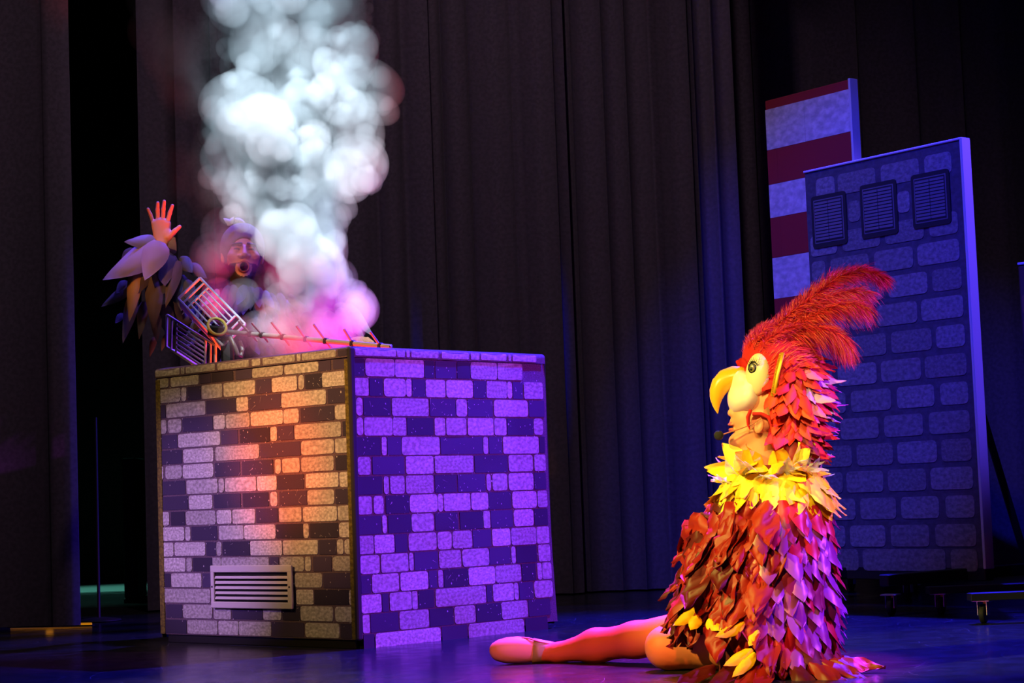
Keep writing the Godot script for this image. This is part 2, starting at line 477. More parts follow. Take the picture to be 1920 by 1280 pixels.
# row by row: negative = dark brick; pairs x0, x1 in pixels
const LROWS := [
	[290,317, 321,373, -375,396, -398,438, -443,472, 474,532, 535,599, -600,622, -626,653],
	[298,339, 341,350, -352,377, 379,418, 421,480, -482,510, 512,559, 562,572, -574,605, 606,655],
	[-292,311, 313,386, -388,444, 445,467, -469,529, 530,613, -616,655],
	[292,313, 316,341, -343,400, 402,423, 425,470, 472,533, 534,563, -566,628, 630,655],
	[293,302, -304,333, 335,414, -416,447, -451,508, 510,522, -523,553, 555,641, -644,657],
	[-296,342, 345,401, 405,488, -490,565, 567,628, 630,657],
	[299,307, 311,342, 344,401, -404,451, -455,514, 518,529, 532,564, 567,627, -630,660],
	[-302,348, 351,409, 411,421, 423,482, 484,521, -522,571, 575,636, 638,662],
	[296,304, -306,353, 355,399, -402,452, -456,505, 509,522, -526,577, 578,628, -630,665],
	[297,318, -321,347, 349,405, 407,435, 437,479, -481,523, 525,567, 570,633, 635,667],
	[298,346, 348,357, -359,407, 411,457, 458,518, -519,569, 570,580, -582,635, 637,668],
	[298,326, 328,385, -387,405, 406,416, -418,469, 470,530, 532,597, -599,631, 633,645, 647,668],
	[306,348, 350,360, -362,398, 399,415, 416,505, -507,523, 526,571, 573,584, -588,622, 625,668],
	[-300,320, 322,378, -380,398, 553,605, -607,668],
	[305,395, 556,588, -590,654, 655,671],
	[302,310, -312,342, 344,399, 402,434, -436,492, 494,528, -530,563, 564,625, 629,671],
	[-305,350, 352,409, 411,448, 449,509, -510,570, 573,637, -639,671]]
const RROWS := [
	[-664,682, 684,739, 740,794, -796,814, -816,854, -856,880, 881,930, 931,979],
	[665,690, -692,717, 719,760, 761,771, -773,797, 798,834, 836,885, -887,910, 911,949, 950,959, -961,980, 982,1017],
	[667,679, -681,732, 734,803, -806,853, 854,874, -876,923, 925,989, -991,1020],
	[668,680, 682,735, 736,761, -763,813, 815,834, 836,873, 876,924, 926,948, -950,999, 1000,1017],
	[-668,713, 715,724, -726,752, 753,824, -826,904, 905,914, -916,940, 942,1009, -1011,1021],
	[670,694, -698,758, 761,812, 815,886, -889,950, 952,998, 1001,1022],
	[-670,716, 719,728, 731,758, 761,812, -815,855, -857,909, 911,919, 922,949, 952,999, -1001,1023],
	[671,696, 700,718, -723,767, 768,819, 820,829, 831,880, 882,914, -915,957, 959,1005, 1007,1025],
	[-672,714, 716,724, -727,770, 771,812, -815,857, -861,904, 905,917, -919,960, 962,999, -1001,1026],
	[672,699, 701,738, -740,763, 765,817, 819,845, 847,883, -885,919, 921,955, 957,1004, 1005,1028],
	[674,710, 713,764, 766,774, -776,820, 822,862, 865,915, -916,955, 957,965, -967,1005, 1008,1030],
	[-676,694, 696,746, 749,801, -803,818, 820,829, -831,875, 876,926, 927,975, -977,1003, 1006,1014, 1015,1032],
	[676,713, -715,727, 729,770, 771,781, -783,812, 815,908, -910,920, 922,961, 962,970, -972,998, 1000,1034],
	[678,691, -693,745, 747,802, -804,848, 850,888, -890,937, 938,987, -989,1029],
	[-680,700, 702,824, -827,874, 876,980, -983,1024]]

func make_chimney() -> void:
	var root := thing("brick_chimney", "square chimney of brick printed cloth with a vent, smoke rising from it", "chimney", (BC + (BL + BR) * 0.5) * 0.5)
	for side in 2:
		var a: Vector3 = BL if side == 0 else BC
		var b: Vector3 = BC if side == 0 else BR
		var dir := (b - a).normalized()
		var wid := a.distance_to(b)
		var nrm := dir.cross(Vector3.UP).normalized()          # outward
		var pl := Plane(nrm, a)
		var nz := FastNoiseLite.new()
		nz.seed = 5 + side; nz.frequency = 1.0
		var surf := func(s: float, t: float, lift: float) -> Vector3:
			var k := clampf(t / BTOP, 0.0, 1.0)
			var edge := sin(clampf(s / wid, 0.0, 1.0) * PI)
			var off := 0.008 * edge * nz.get_noise_2d(s * 1.3, t * 0.9)
			if side == 1:
				off += 0.006 * sin((s - t * 0.6) * 13.0) * smoothstep(0.75, 1.0, k) * smoothstep(wid * 0.55, wid, s)
				off += 0.012 * pow(1.0 - k, 3.0) * (0.35 + 0.65 * smoothstep(0.5, 1.0, s / wid))       # the loose hem flares out
			var ss := s
			if side == 1:
				ss += (s / wid) * (0.008 * pow(1.0 - k, 4.0) - 0.006 * sin(k * PI))
			return a + dir * ss + Vector3.UP * t + nrm * (off + lift)
		var hem := func(s: float) -> float:
			if side == 0: return 0.035
			return 0.03 + 0.012 * sin(s * 7.0 + 0.6) - 0.012 * smoothstep(0.1, 0.5, s)
		var mb := MB.new()
		mb.grid(48, 40, func(u, v): return surf.call(u * wid, lerpf(hem.call(u * wid), BTOP, v), 0.0))
		mb.grid(48, 40, func(u, v): return surf.call(u * wid, lerpf(hem.call(u * wid), BTOP, v), -0.004), true)
		var cloth := put(mb.mesh(), "printed_cloth", M.print_ground, root)
		tag(cloth, ["cloth side with amber and rose light on it", "cloth side bathed in violet light"][side])
		var rows: Array = LROWS if side == 0 else RROWS
		for r in rows.size():
			var ta: float
			if side == 0: ta = (onp(300, 712 + 29.0 * r, pl).y + onp(640, 680.5 + 31.2 * r, pl).y) * 0.5
			else: ta = (onp(712, 688.5 + 36.7 * r, pl).y + onp(960, 697.5 + 34.35 * r, pl).y) * 0.5
			var hh := 0.0285 if side == 0 else 0.0345
			if side == 1: hh = 0.0350
			for k in range(0, rows[r].size(), 2):
				var dark: bool = rows[r][k] < 0
				var yy: float = (712 + 29.0 * r if side == 0 else 690 + 36.0 * r)
				var s0: float = (onp(absf(rows[r][k]), yy, pl) - a).dot(dir)
				var s1: float = (onp(rows[r][k + 1], yy, pl) - a).dot(dir)
				if side == 1:
					var kk := ta / BTOP
					var sq := 1.0 + (0.008 * pow(1.0 - kk, 4.0) - 0.006 * sin(kk * PI)) / wid
					s0 /= sq; s1 /= sq
				s0 = clampf(s0, 0.004, wid); s1 = clampf(s1, 0.008, wid - 0.002)
				if s1 - s0 < 0.006: continue
				var t0 := ta - hh + rng.randf_range(-0.001, 0.001)
				var t1 := ta + hh
				if t1 > BTOP - 0.036: t1 = BTOP - 0.036
				var m: Material = M["print_dark_%d" % rng.randi_range(0, 2)] if dark else M["print_light_%d" % rng.randi_range(0, 3)]
				put(patch(surf, s0, s1, t0, t1, 0.004 if dark else rng.randf_range(0.008, 0.015), 0.0022 if dark else 0.0028), "printed_brick", m, cloth)
			# white flecks of the print
		var fl := MB.new()
		for k in 1500:
			var s := rng.randf_range(0.03, wid - 0.04)
			var t := rng.randf_range(0.08, BTOP - 0.06)
			if rng.randf() > 0.12 + 1.1 * absf(nz.get_noise_2d(s * 2.2 + 9.0, t * 2.2)): continue
			var q := rng.randf_range(0.0008, 0.0022) if k % 12 else rng.randf_range(0.002, 0.0036)
			var ln := q * rng.randf_range(1.0, 1.6)
			var pts := []
			for j in 7: pts.append(surf.call(s + q * cos(TAU * j / 7.0), t + ln * sin(TAU * j / 7.0), 0.0036))
			pts.reverse()
			fl.face(pts)
		for k in 260:                                           # fine scratches of the print
			var s := rng.randf_range(0.03, wid - 0.06)
			var t := rng.randf_range(0.08, BTOP - 0.08)
			if nz.get_noise_2d(s * 3.0 + 3.0, t * 3.0 + 8.0) < 0.05: continue
			var an := rng.randf_range(0.3, 2.8)
			var l := rng.randf_range(0.006, 0.032)
			var w := rng.randf_range(0.0004, 0.0009)
			var d := Vector2(cos(an), sin(an))
			var q := Vector2(-d.y, d.x) * w
			var p0 := Vector2(s, t)
			var p1 := p0 + d * l
			fl.face([surf.call(p0.x, p0.y, 0.0036), surf.call(p1.x + q.x, p1.y + q.y, 0.0036), surf.call(p1.x - q.x, p1.y - q.y, 0.0036)])
		tag(put(fl.mesh(), "print_flecks", M.print_fleck, cloth), "", "", "", "stuff")
		# top hem folded over the frame, printed as well
		mb = MB.new()
		var bandf := func(s: float, t: float, lift: float) -> Vector3:
			var p: Vector3 = surf.call(s, minf(t, BTOP), 0.006 + lift)
			return p if t <= BTOP else p + Vector3.UP * sin(minf((t - BTOP) / 0.012, 1.6)) * 0.010 - nrm * (t - BTOP) * 0.9
		mb.grid(30, 6, func(u, v): return bandf.call(u * wid, lerpf(BTOP - 0.032, BTOP + 0.03, v), 0.0))
		var band := put(mb.mesh(), "top_hem", M.print_ground, root)
		var cuts: Array = [290,338, 341,347, 350,405, 410,468, 474,490, 495,555, 559,566, 569,632, -636,653] if side == 0 else [664,740, 742,757, 760,766, 769,820, 826,876, 880,896, 899,946, 950,955, 958,1005]
		for k in range(0, cuts.size(), 2):
			var s0: float = (onp(absf(cuts[k]), 665, pl) - a).dot(dir)
			var s1: float = (onp(cuts[k + 1], 665, pl) - a).dot(dir)
			put(patch(bandf, maxf(s0, 0.004), minf(s1, wid - 0.004), BTOP - 0.026, BTOP + 0.002, 0.006, 0.0012), "printed_brick", M["print_dark_0"] if cuts[k] < 0 else M["print_light_%d" % (k % 4)], band)
		if side == 0: make_vent(root, pl, a, dir, nrm)
	# olive edging tape round the printed front
	var dl0 := (BC - BL).normalized()
	var nl0 := dl0.cross(Vector3.UP).normalized()
	var wl := BL.distance_to(BC)
	for q in [[0.0, 0.030, 0.036, BTOP - 0.04], [wl - 0.034, wl - 0.004, 0.036, BTOP - 0.04]]:
		var tape := MB.new()
		tape.box(Transform3D(Basis(dl0, Vector3.UP, nl0), BL + dl0 * (q[0] + q[1]) * 0.5 + Vector3.UP * (q[2] + q[3]) * 0.5 + nl0 * 0.003), Vector3(q[1] - q[0], q[3] - q[2], 0.005), 0.001)
		put(tape.mesh(), "edging_tape", M.olive_tape, root)
	# corner binding, base frame, inside
	var back := BL + BR - BC
	var dl := (BL - BC).normalized()
	var dr := (BR - BC).normalized()
	var mb := MB.new()
	mb.box(Transform3D(Basis(dr, Vector3.UP, dr.cross(Vector3.UP)), BC + Vector3.UP * (BTOP * 0.5 + 0.02) + (dl + dr) * 0.003), Vector3(0.026, BTOP - 0.03, 0.022), 0.006)
	put(mb.mesh(), "corner_binding", M.seam, root)
	mb = MB.new()
	var ins := (dl + dr) * 0.03
	var cs := [BC + ins, BL - dl * 0.03 + dr * 0.03, back - ins, BR - dr * 0.03 + dl * 0.03]
	for k in 4:
		var p: Vector3 = cs[k]
		var q: Vector3 = cs[(k + 1) % 4]
		bar(mb, p + Vector3.UP * 0.02, q + Vector3.UP * 0.02, 0.04, 0.04)
		bar(mb, p + Vector3.UP * (BTOP - 0.03), q + Vector3.UP * (BTOP - 0.03), 0.03, 0.04)
		bar(mb, p + Vector3.UP * 0.04, p + Vector3.UP * (BTOP - 0.05), 0.035, 0.035, Vector3.RIGHT)
	put(mb.mesh(), "frame", M.frame_black, root)
	mb = MB.new()
	for k in [1, 2]:
		var p: Vector3 = cs[k]
		var q: Vector3 = cs[(k + 1) % 4]
		var o := (q - p).normalized().cross(Vector3.UP)
		mb.box(Transform3D(Basis((q - p).normalized(), Vector3.UP, o), (p + q) * 0.5 + Vector3.UP * BTOP * 0.5 - o * 0.03), Vector3(p.distance_to(q) + 0.06, BTOP - 0.04, 0.006))
	put(mb.mesh(), "rear_cloth", M.seam, root)
	mb = MB.new()
	mb.box(Transform3D(Basis(dr, Vector3.UP, dr.cross(Vector3.UP)), (BC + back) * 0.5 + Vector3.UP * 0.06), Vector3(1.0, 0.02, 1.1))
	put(mb.mesh(), "bottom_board", M.inner_ply, root)

func make_vent(root: Node3D, pl: Plane, a: Vector3, dir: Vector3, nrm: Vector3) -> void:
	var s0 := (onp(402, 1100, pl) - a).dot(dir)
	var s1 := (onp(554, 1100, pl) - a).dot(dir)
	var t0 := (onp(402, 1139, pl).y + onp(556, 1141, pl).y) * 0.5
	var t1 := (onp(402, 1060, pl).y + onp(552, 1058, pl).y) * 0.5
	var at := func(s: float, t: float, o: float) -> Vector3: return a + dir * s + Vector3.UP * t + nrm * o
	var bs := Basis(dir, Vector3.UP, nrm)
	var v := Node3D.new()
	v.name = "vent_grille"
	root.add_child(v)
	v.global_position = at.call((s0 + s1) * 0.5, (t0 + t1) * 0.5, 0.01)
	tag(v, "pale metal louvre vent")
	var w := s1 - s0
	var h := t1 - t0
	var fw := 0.026
	var mb := MB.new()
	mb.box(Transform3D(bs, at.call((s0 + s1) * 0.5, t1 - 0.014, 0.016)), Vector3(w, 0.028, 0.012), 0.003)
	mb.box(Transform3D(bs, at.call((s0 + s1) * 0.5, t0 + 0.013, 0.016)), Vector3(w, 0.026, 0.012), 0.003)
	mb.box(Transform3D(bs, at.call(s0 + fw * 0.4, (t0 + t1) * 0.5, 0.0155)), Vector3(fw * 0.8, h - 0.01, 0.0115), 0.003)
	mb.box(Transform3D(bs, at.call(s1 - fw * 0.5, (t0 + t1) * 0.5, 0.0155)), Vector3(fw, h - 0.01, 0.0115), 0.003)
	put(mb.mesh(), "vent_frame", M.vent_metal, v)
	mb = MB.new()
	mb.box(Transform3D(bs, at.call((s0 + s1) * 0.5, (t0 + t1) * 0.5, 0.006)), Vector3(w - 0.02, h - 0.02, 0.006), 0.001)
	put(mb.mesh(), "dark_backing", M.dark_hole, v)
	var inner := h - 0.056
	for k in 5:
		var t := t0 + 0.026 + inner * (k + 0.72) / 5.6
		mb = MB.new()
		mb.box(Transform3D(bs * Basis(Vector3.RIGHT, -0.5), at.call((s0 + s1) * 0.5, t, 0.014)), Vector3(w - 0.046, 0.0125, 0.003), 0.001)
		put(mb.mesh(), "slat", M.vent_metal, v)
	for s in [s0 + 0.011, s1 - 0.013]:
		mb = MB.new()
		mb.lathe([Vector2(0.0045, 0), Vector2(0.004, 0.002), Vector2(0, 0.0022)], looking(at.call(s, (t0 + t1) * 0.5, 0.0208), nrm), 10)
		put(mb.mesh(), "screw", M.dark_hole, v)

# ---------------------------------------------------------------- scenery flats
func flat_frame(p0: Vector3, p1: Vector3, y0: float, y1: float) -> Array:
	var d := Vector3(p1.x - p0.x, 0, p1.z - p0.z)
	var w := d.length()
	d = d / w
	return [d, w, d.cross(Vector3.UP).normalized(), Vector3(p0.x, 0, p0.z), y0, y1]

func make_flats() -> void:
	# brick flat with three printed vents
	var zr := -8.3
	var zl := -9.05
	var tr := atz(1801, 260, zr)
	var tl := atz(1508, 327, zl)
	var br := atz(1859, 1066, zr)
	var f := flat_frame(tl, tr, br.y, (tr.y + tl.y) * 0.5)
	var d: Vector3 = f[0]
	var w: float = f[1]
	var n: Vector3 = f[2]
	var o: Vector3 = f[3]
	var pl := Plane(n, o)
	var root := thing("scenery_flat", "tall scenery flat painted with large bricks and three dark vents", "scenery flat", o + d * w * 0.5)
	var mb := MB.new()
	var bs := Basis(d, Vector3.UP, n)
	mb.box(Transform3D(bs, o + d * w * 0.5 + Vector3.UP * (f[4] + f[5]) * 0.5 - n * 0.025), Vector3(w, f[5] - f[4], 0.05), 0.004)
	var body := put(mb.mesh(), "painted_board", M.flat_ground, root)
	mb = MB.new()
	bar(mb, o + d * (w + 0.004) + Vector3.UP * f[4] - n * 0.022, o + d * (w + 0.004) + Vector3.UP * (f[5] + 0.004) - n * 0.022, 0.014, 0.06, n)
	bar(mb, o + Vector3.UP * (f[5] + 0.005) - n * 0.022, o + d * (w + 0.01) + Vector3.UP * (f[5] + 0.005) - n * 0.022, 0.06, 0.010)
	put(mb.mesh(), "edge_strip", M.flat_edge, root)
	var surf := func(s: float, t: float, l: float) -> Vector3: return o + d * s + Vector3.UP * t + n * l
	var st := func(x: float, y: float) -> Vector2:
		var p := onp(x, y, pl)
		return Vector2((p - o).dot(d), p.y)
	var rows := [[1760,308, 1530,1565, 1571,1642, 1652,1724, 1734,1785], [1765,365, 1509,1523, 1591,1613, 1683,1706, 1790,1797], [1770,420, 1512,1570, 1580,1651, 1660,1733, 1743,1797],
		[1760,473, 1520,1548, 1558,1630, 1640,1713, 1721,1800], [1777,523, 1515,1575, 1585,1658, 1666,1740, 1749,1805], [1769,577, 1530,1586, 1595,1637, 1645,1721, 1728,1810],
		[1784,630, 1520,1584, 1594,1663, 1672,1748, 1756,1812], [1775,685, 1531,1562, 1572,1645, 1653,1728, 1735,1815], [1791,737, 1540,1587, 1597,1672, 1683,1753, 1764,1819],
		[1784,791, 1535,1568, 1578,1649, 1659,1732, 1743,1825], [1799,843, 1540,1599, 1608,1676, 1684,1758, 1766,1832], [1788,896, 1551,1582, 1589,1658, 1666,1738, 1746,1831],
		[1809,949, 1561,1606, 1615,1682, 1691,1762, 1774,1844], [1796,1003, 1563,1587, 1596,1662, 1672,1744, 1755,1838], [1812,1050, 1570,1612, 1620,1775, 1784,1842]]
	for r in rows:
		var tm: float = st.call(r[0], r[1]).y
		for k in range(2, r.size(), 2):
			var yy: float = r[1] + (r[0] - r[k]) * 0.14
			var s0: float = maxf(st.call(r[k], yy).x, 0.02)
			var s1: float = minf(st.call(r[k + 1], yy).x, w - 0.035)
			if s1 - s0 < 0.02: continue
			put(patch(surf, s0, s1, tm - 0.049, minf(tm + 0.049, f[5] - 0.04), 0.022, 0.003), "painted_brick", M["flat_brick_%d" % rng.randi_range(0, 2)], body)
	for q in [[1522, 370, 1586, 357, 1592, 456, 1527, 467], [1613, 348, 1681, 336, 1687, 437, 1619, 449], [1709, 330, 1779, 315, 1787, 417, 1715, 431]]:
		var s0: float = (st.call(q[0], q[1]).x + st.call(q[6], q[7]).x) * 0.5
		var s1: float = (st.call(q[2], q[3]).x + st.call(q[4], q[5]).x) * 0.5
		var t1: float = (st.call(q[0], q[1]).y + st.call(q[2], q[3]).y) * 0.5
		var t0: float = (st.call(q[4], q[5]).y + st.call(q[6], q[7]).y) * 0.5
		var vent := put(patch(surf, s0, s1, t0, t1, 0.016, 0.008), "vent_cover", M.flat_ink, root)
		tag(vent, "dark framed louvre vent on the painted bricks")
		put(patch(surf, s0 + 0.017, s1 - 0.017, t0 + 0.022, t1 - 0.02, 0.002, 0.0095), "vent_border", M.flat_vent, vent)
		put(patch(surf, s0 + 0.022, s1 - 0.022, t0 + 0.027, t1 - 0.025, 0.002, 0.0105), "vent_field", M.flat_ink, vent)
		for k in 12:
			var t := lerpf(t0 + 0.034, t1 - 0.03, k / 12.0)
			var hh := (t1 - t0 - 0.064) / 12.0
			for c in 2:
				var a0 := lerpf(s0 + 0.024, s1 - 0.024, 0.5 * c) + 0.002
				var a1 := lerpf(s0 + 0.024, s1 - 0.024, 0.5 * c + 0.5) - 0.002
				put(patch(surf, a0, a1, t + hh * 0.12, t + hh * 0.82, 0.002, 0.013), "slat", M.flat_vent, vent)
	# dolly under it
	mb = MB.new()
	for k in 2:
		var sx: float = [0.12, w - 0.12][k]
		mb.box(Transform3D(bs, o + d * sx + Vector3.UP * 0.15 + n * 0.02), Vector3(0.05, 0.05, 1.0), 0.004)
		bar(mb, o + d * sx + Vector3.UP * 0.17 - n * 0.45, o + d * sx + Vector3.UP * 1.2 - n * 0.06, 0.03, 0.03, Vector3.RIGHT)
	mb.box(Transform3D(bs, o + d * w * 0.5 + Vector3.UP * 0.15 - n * 0.03), Vector3(w, 0.06, 0.06), 0.004)
	put(mb.mesh(), "rolling_base", M.frame_black, root)
	for sx in [0.12, w - 0.12]:
		for sz in [-0.45, 0.48]: caster(root, o + d * sx + n * sz)
	# low black dolly beside it
	var t2 := thing("flat_dolly", "low black wheeled dolly beside the brick flat", "dolly", gnd(1845, 1168) + Vector3(0.3, 0, -0.1))
	mb = MB.new()
	var g1 := gnd(1765, 1152)
	var g2 := gnd(1845, 1168)
	var far := Vector3(1.3, 0, -0.05)
	for g in [g1, g2]:
		bar(mb, g + Vector3(-0.06, 0.105, 0.03), g + far + Vector3(0, 0.105, 0), 0.06, 0.03)
	bar(mb, g1 + far * 0.4 + Vector3(-0.1, 0.13, -0.02), g2 + far * 0.4 + Vector3(0.1, 0.13, 0.02), 0.05, 0.02)
	put(mb.mesh(), "rail", M.frame_black, t2)
	for g in [g1, g2]: caster(t2, g)
	# red and white chequered flat behind
	var zr2 := -9.55
	var zl2 := -10.02
	var tr2 := atz(1592, 148, zr2)
	var tl2 := atz(1434, 190, zl2)
	f = flat_frame(tl2, tr2, 0.2, (tr2.y + tl2.y) * 0.5)
	var d2: Vector3 = f[0]
	var w2: float = f[1]
	var n2: Vector3 = f[2]
	var o2: Vector3 = f[3]
	var pl2 := Plane(n2, o2)
	bs = Basis(d2, Vector3.UP, n2)
	root = thing("scenery_flat", "narrow tall scenery flat in red and white bands", "scenery flat", o2 + d2 * w2 * 0.5)
	mb = MB.new()
	mb.box(Transform3D(bs, o2 + d2 * w2 * 0.5 + Vector3.UP * (f[4] + f[5]) * 0.5 - n2 * 0.025), Vector3(w2, f[5] - f[4], 0.05), 0.004)
	body = put(mb.mesh(), "painted_board", M.flat_red, root)
	mb = MB.new()
	bar(mb, o2 + d2 * (w2 + 0.004) + Vector3.UP * f[4] - n2 * 0.022, o2 + d2 * (w2 + 0.004) + Vector3.UP * (f[5] + 0.004) - n2 * 0.022, 0.014, 0.06, n2)
	put(mb.mesh(), "edge_strip", M.flat_edge, root)
	var surf2 := func(s: float, t: float, l: float) -> Vector3: return o2 + d2 * s + Vector3.UP * t + n2 * l
	var ys := [206.0, 283.0, 348.0, 411.0, 486.0, 563.0, 628.0, 695.0, 760.0, 830.0, 890.0, 960.0, 1030.0]
	for k in ys.size() - 1:
		var ta: float = onp(1437, ys[k], pl2).y
		var tb: float = onp(1437, ys[k + 1], pl2).y
		var half := w2 * 0.47
		if k % 2 == 0:
			put(patch(surf2, 0.002, half, tb + 0.001, ta - 0.001, 0.002, 0.003), "white_panel", M.flat_white, body)
			put(patch(surf2, half + 0.002, w2 - 0.006, tb + 0.001, ta - 0.001, 0.002, 0.003), "white_panel", M.flat_white, body)
		else:
			put(patch(surf2, 0.002, w2 * 0.12, tb + 0.001, ta - 0.001, 0.002, 0.003), "red_panel", M.flat_red, body)
			put(patch(surf2, w2 * 0.12 + 0.001, w2 - 0.006, tb + 0.001, ta - 0.001, 0.002, 0.003), "red_panel", M.flat_red, body)
	mb = MB.new()
	for sx in [0.08, w2 - 0.08]: mb.box(Transform3D(bs, o2 + d2 * sx + Vector3.UP * 0.15 + n2 * 0.0), Vector3(0.05, 0.1, 0.9), 0.004)
	put(mb.mesh(), "rolling_base", M.frame_black, root)
	for sx in [0.08, w2 - 0.08]:
		for sz in [-0.4, 0.4]: caster(root, o2 + d2 * sx + n2 * sz)
	# brown flat at the edge of the stage
	var a3 := atz(1908, 497, -8.9)
	f = flat_frame(a3, a3 + Vector3(0.5, 0, 0.35), 0.0, a3.y)
	d = f[0]
	n = f[2]
	o = f[3]
	bs = Basis(d, Vector3.UP, n)
	root = thing("scenery_flat", "low brown brick scenery flat near the stage edge", "scenery flat", o + d * 0.3)
	mb = MB.new()
	mb.box(Transform3D(bs, o + d * 0.3 + Vector3.UP * a3.y * 0.5 - n * 0.025), Vector3(0.6, a3.y, 0.05), 0.008)
	body = put(mb.mesh(), "painted_board", mat("flat_brown", Color(0.30, 0.2, 0.17), 0.8), root)
	mb = MB.new()
	bar(mb, o + Vector3.UP * (a3.y + 0.006) - n * 0.025, o + d * 0.6 + Vector3.UP * (a3.y + 0.006) - n * 0.025, 0.06, 0.012)
	put(mb.mesh(), "edge_strip", M.flat_edge, root)
	var surf3 := func(s: float, t: float, l: float) -> Vector3: return o + d * s + Vector3.UP * t + n * l
	mat("flat_brown_brick", Color(0.42, 0.26, 0.2), 0.8)
	for r in 12:
		for k in 4:
			var s0 := 0.01 + 0.17 * k - (0.08 if r % 2 else 0.0)
			put(patch(surf3, maxf(s0, 0.012), minf(s0 + 0.15, 0.59), 0.06 + 0.115 * r, 0.155 + 0.115 * r, 0.015, 0.003), "painted_brick", M.flat_brown_brick, body)

func caster(parent: Node3D, g: Vector3) -> void:
	var c := Node3D.new()
	c.name = "caster"
	parent.add_child(c, true)
	c.global_position = g
	var mb := MB.new()
	mb.lathe([Vector2(0.0, -0.012), Vector2(0.03, -0.012), Vector2(0.0375, -0.008), Vector2(0.0375, 0.008), Vector2(0.03, 0.012), Vector2(0.0, 0.012)], looking(g + Vector3.UP * 0.0375, Vector3(0.85, 0, 0.5)), 18)
	put(mb.mesh(), "wheel", M.rubber, c)
	mb = MB.new()
	var side := Vector3(0.85, 0, 0.5).normalized()
	var fw := side.cross(Vector3.UP)
	for s in [-1.0, 1.0]: mb.box(Transform3D(Basis(side, Vector3.UP, fw), g + Vector3.UP * 0.06 + side * 0.018 * s), Vector3(0.004, 0.056, 0.034), 0.001)
	mb.box(Transform3D(Basis(side, Vector3.UP, fw), g + Vector3.UP * 0.088), Vector3(0.07, 0.006, 0.07), 0.002)
	put(mb.mesh(), "fork", M.steel, c)
	mb = MB.new()
	mb.box(Transform3D(Basis(side, Vector3.UP, fw), g + Vector3.UP * 0.074 - fw * 0.03), Vector3(0.014, 0.02, 0.02), 0.003)
	put(mb.mesh(), "brake_pedal", M.brass, c)

func make_backstage() -> void:
	# pale strip painting in a lit patch of floor, a black case and a slim stand before it
	var a := gnd(150, 1113)
	var b := gnd(300, 1091)
	tag(slab("trim_1", Vector3((a.x + b.x) * 0.5, 0.006, (a.z + b.z) * 0.5), Vector3(1.1, 0.012, absf(a.z - b.z)), M.pale_lino), "pale strip painted as a lit patch of backstage floor", "floor strip")
	var g := gnd(255, 1128)
	var t := thing("equipment_case", "tall black equipment case standing in the gap beside the rear curtain", "case", g)
	var mb := MB.new()
	mb.box(Transform3D(Basis.IDENTITY, g + Vector3(0, 0.46, 0)), Vector3(0.082, 0.86, 0.3), 0.008)
	put(mb.mesh(), "case_body", M.frame_black, t)
	mb = MB.new()
	mb.box(Transform3D(Basis.IDENTITY, g + Vector3(0, 0.015, 0)), Vector3(0.09, 0.03, 0.3), 0.004)
	put(mb.mesh(), "case_foot", M.rubber, t)
	g = gnd(186, 1165)
	t = thing("microphone_stand", "slim black stand beside the edge of the side curtain", "stand", g)
	mb = MB.new()
	cyl(mb, g + Vector3(0, 0.01, 0), g + Vector3(0, 1.05, 0), 0.008)
	put(mb.mesh(), "pole", M.frame_black, t)
	mb = MB.new()
	mb.lathe([Vector2(0, 0.022), Vector2(0.03, 0.022), Vector2(0.11, 0.012), Vector2(0.115, 0.0), Vector2(0, 0.0)], Transform3D(Basis.IDENTITY, g), 24)
	put(mb.mesh(), "round_base", M.frame_black, t)
	# added glowing strip in place of amber light coming under the side curtain
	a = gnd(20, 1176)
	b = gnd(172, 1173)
	t = thing("added_hem_glow_strip", "added glowing strip in place of amber light under the side curtain hem", "light strip", (a + b) * 0.5)
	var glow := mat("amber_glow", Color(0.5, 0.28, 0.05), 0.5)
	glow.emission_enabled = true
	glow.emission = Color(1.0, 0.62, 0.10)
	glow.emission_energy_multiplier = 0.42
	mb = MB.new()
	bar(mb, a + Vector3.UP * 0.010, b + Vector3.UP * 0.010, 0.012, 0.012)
	put(mb.mesh(), "hem_glow_bar", glow, t)
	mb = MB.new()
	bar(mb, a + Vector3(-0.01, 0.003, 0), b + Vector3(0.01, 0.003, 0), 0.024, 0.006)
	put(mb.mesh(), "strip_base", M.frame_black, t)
	var l := OmniLight3D.new()  # faint light added to go with the glowing strip
	l.name = "added_hem_light"
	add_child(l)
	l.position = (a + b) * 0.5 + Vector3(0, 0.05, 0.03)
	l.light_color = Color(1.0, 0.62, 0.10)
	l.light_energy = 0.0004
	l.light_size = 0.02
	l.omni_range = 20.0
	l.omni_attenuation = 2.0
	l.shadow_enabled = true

var puffs: Node3D
var fogs := {}
func puff(p: Vector3, r: Vector3, dens: float) -> void:
	var key := "%.2f" % dens
	if not fogs.has(key):
		var m := FogMaterial.new()
		m.resource_name = "smoke_" + key
		m.albedo = Color(0.985, 0.985, 0.985)
		m.density = dens
		fogs[key] = m
	var f := FogVolume.new()
	f.name = "smoke_puff"
	f.shape = RenderingServer.FOG_VOLUME_SHAPE_ELLIPSOID
	f.size = r * 2.0
	f.material = fogs[key]
	puffs.add_child(f, true)
	f.position = p - puffs.position
	f.rotation = Vector3(rng.randf() * TAU, rng.randf() * TAU, rng.randf() * TAU)

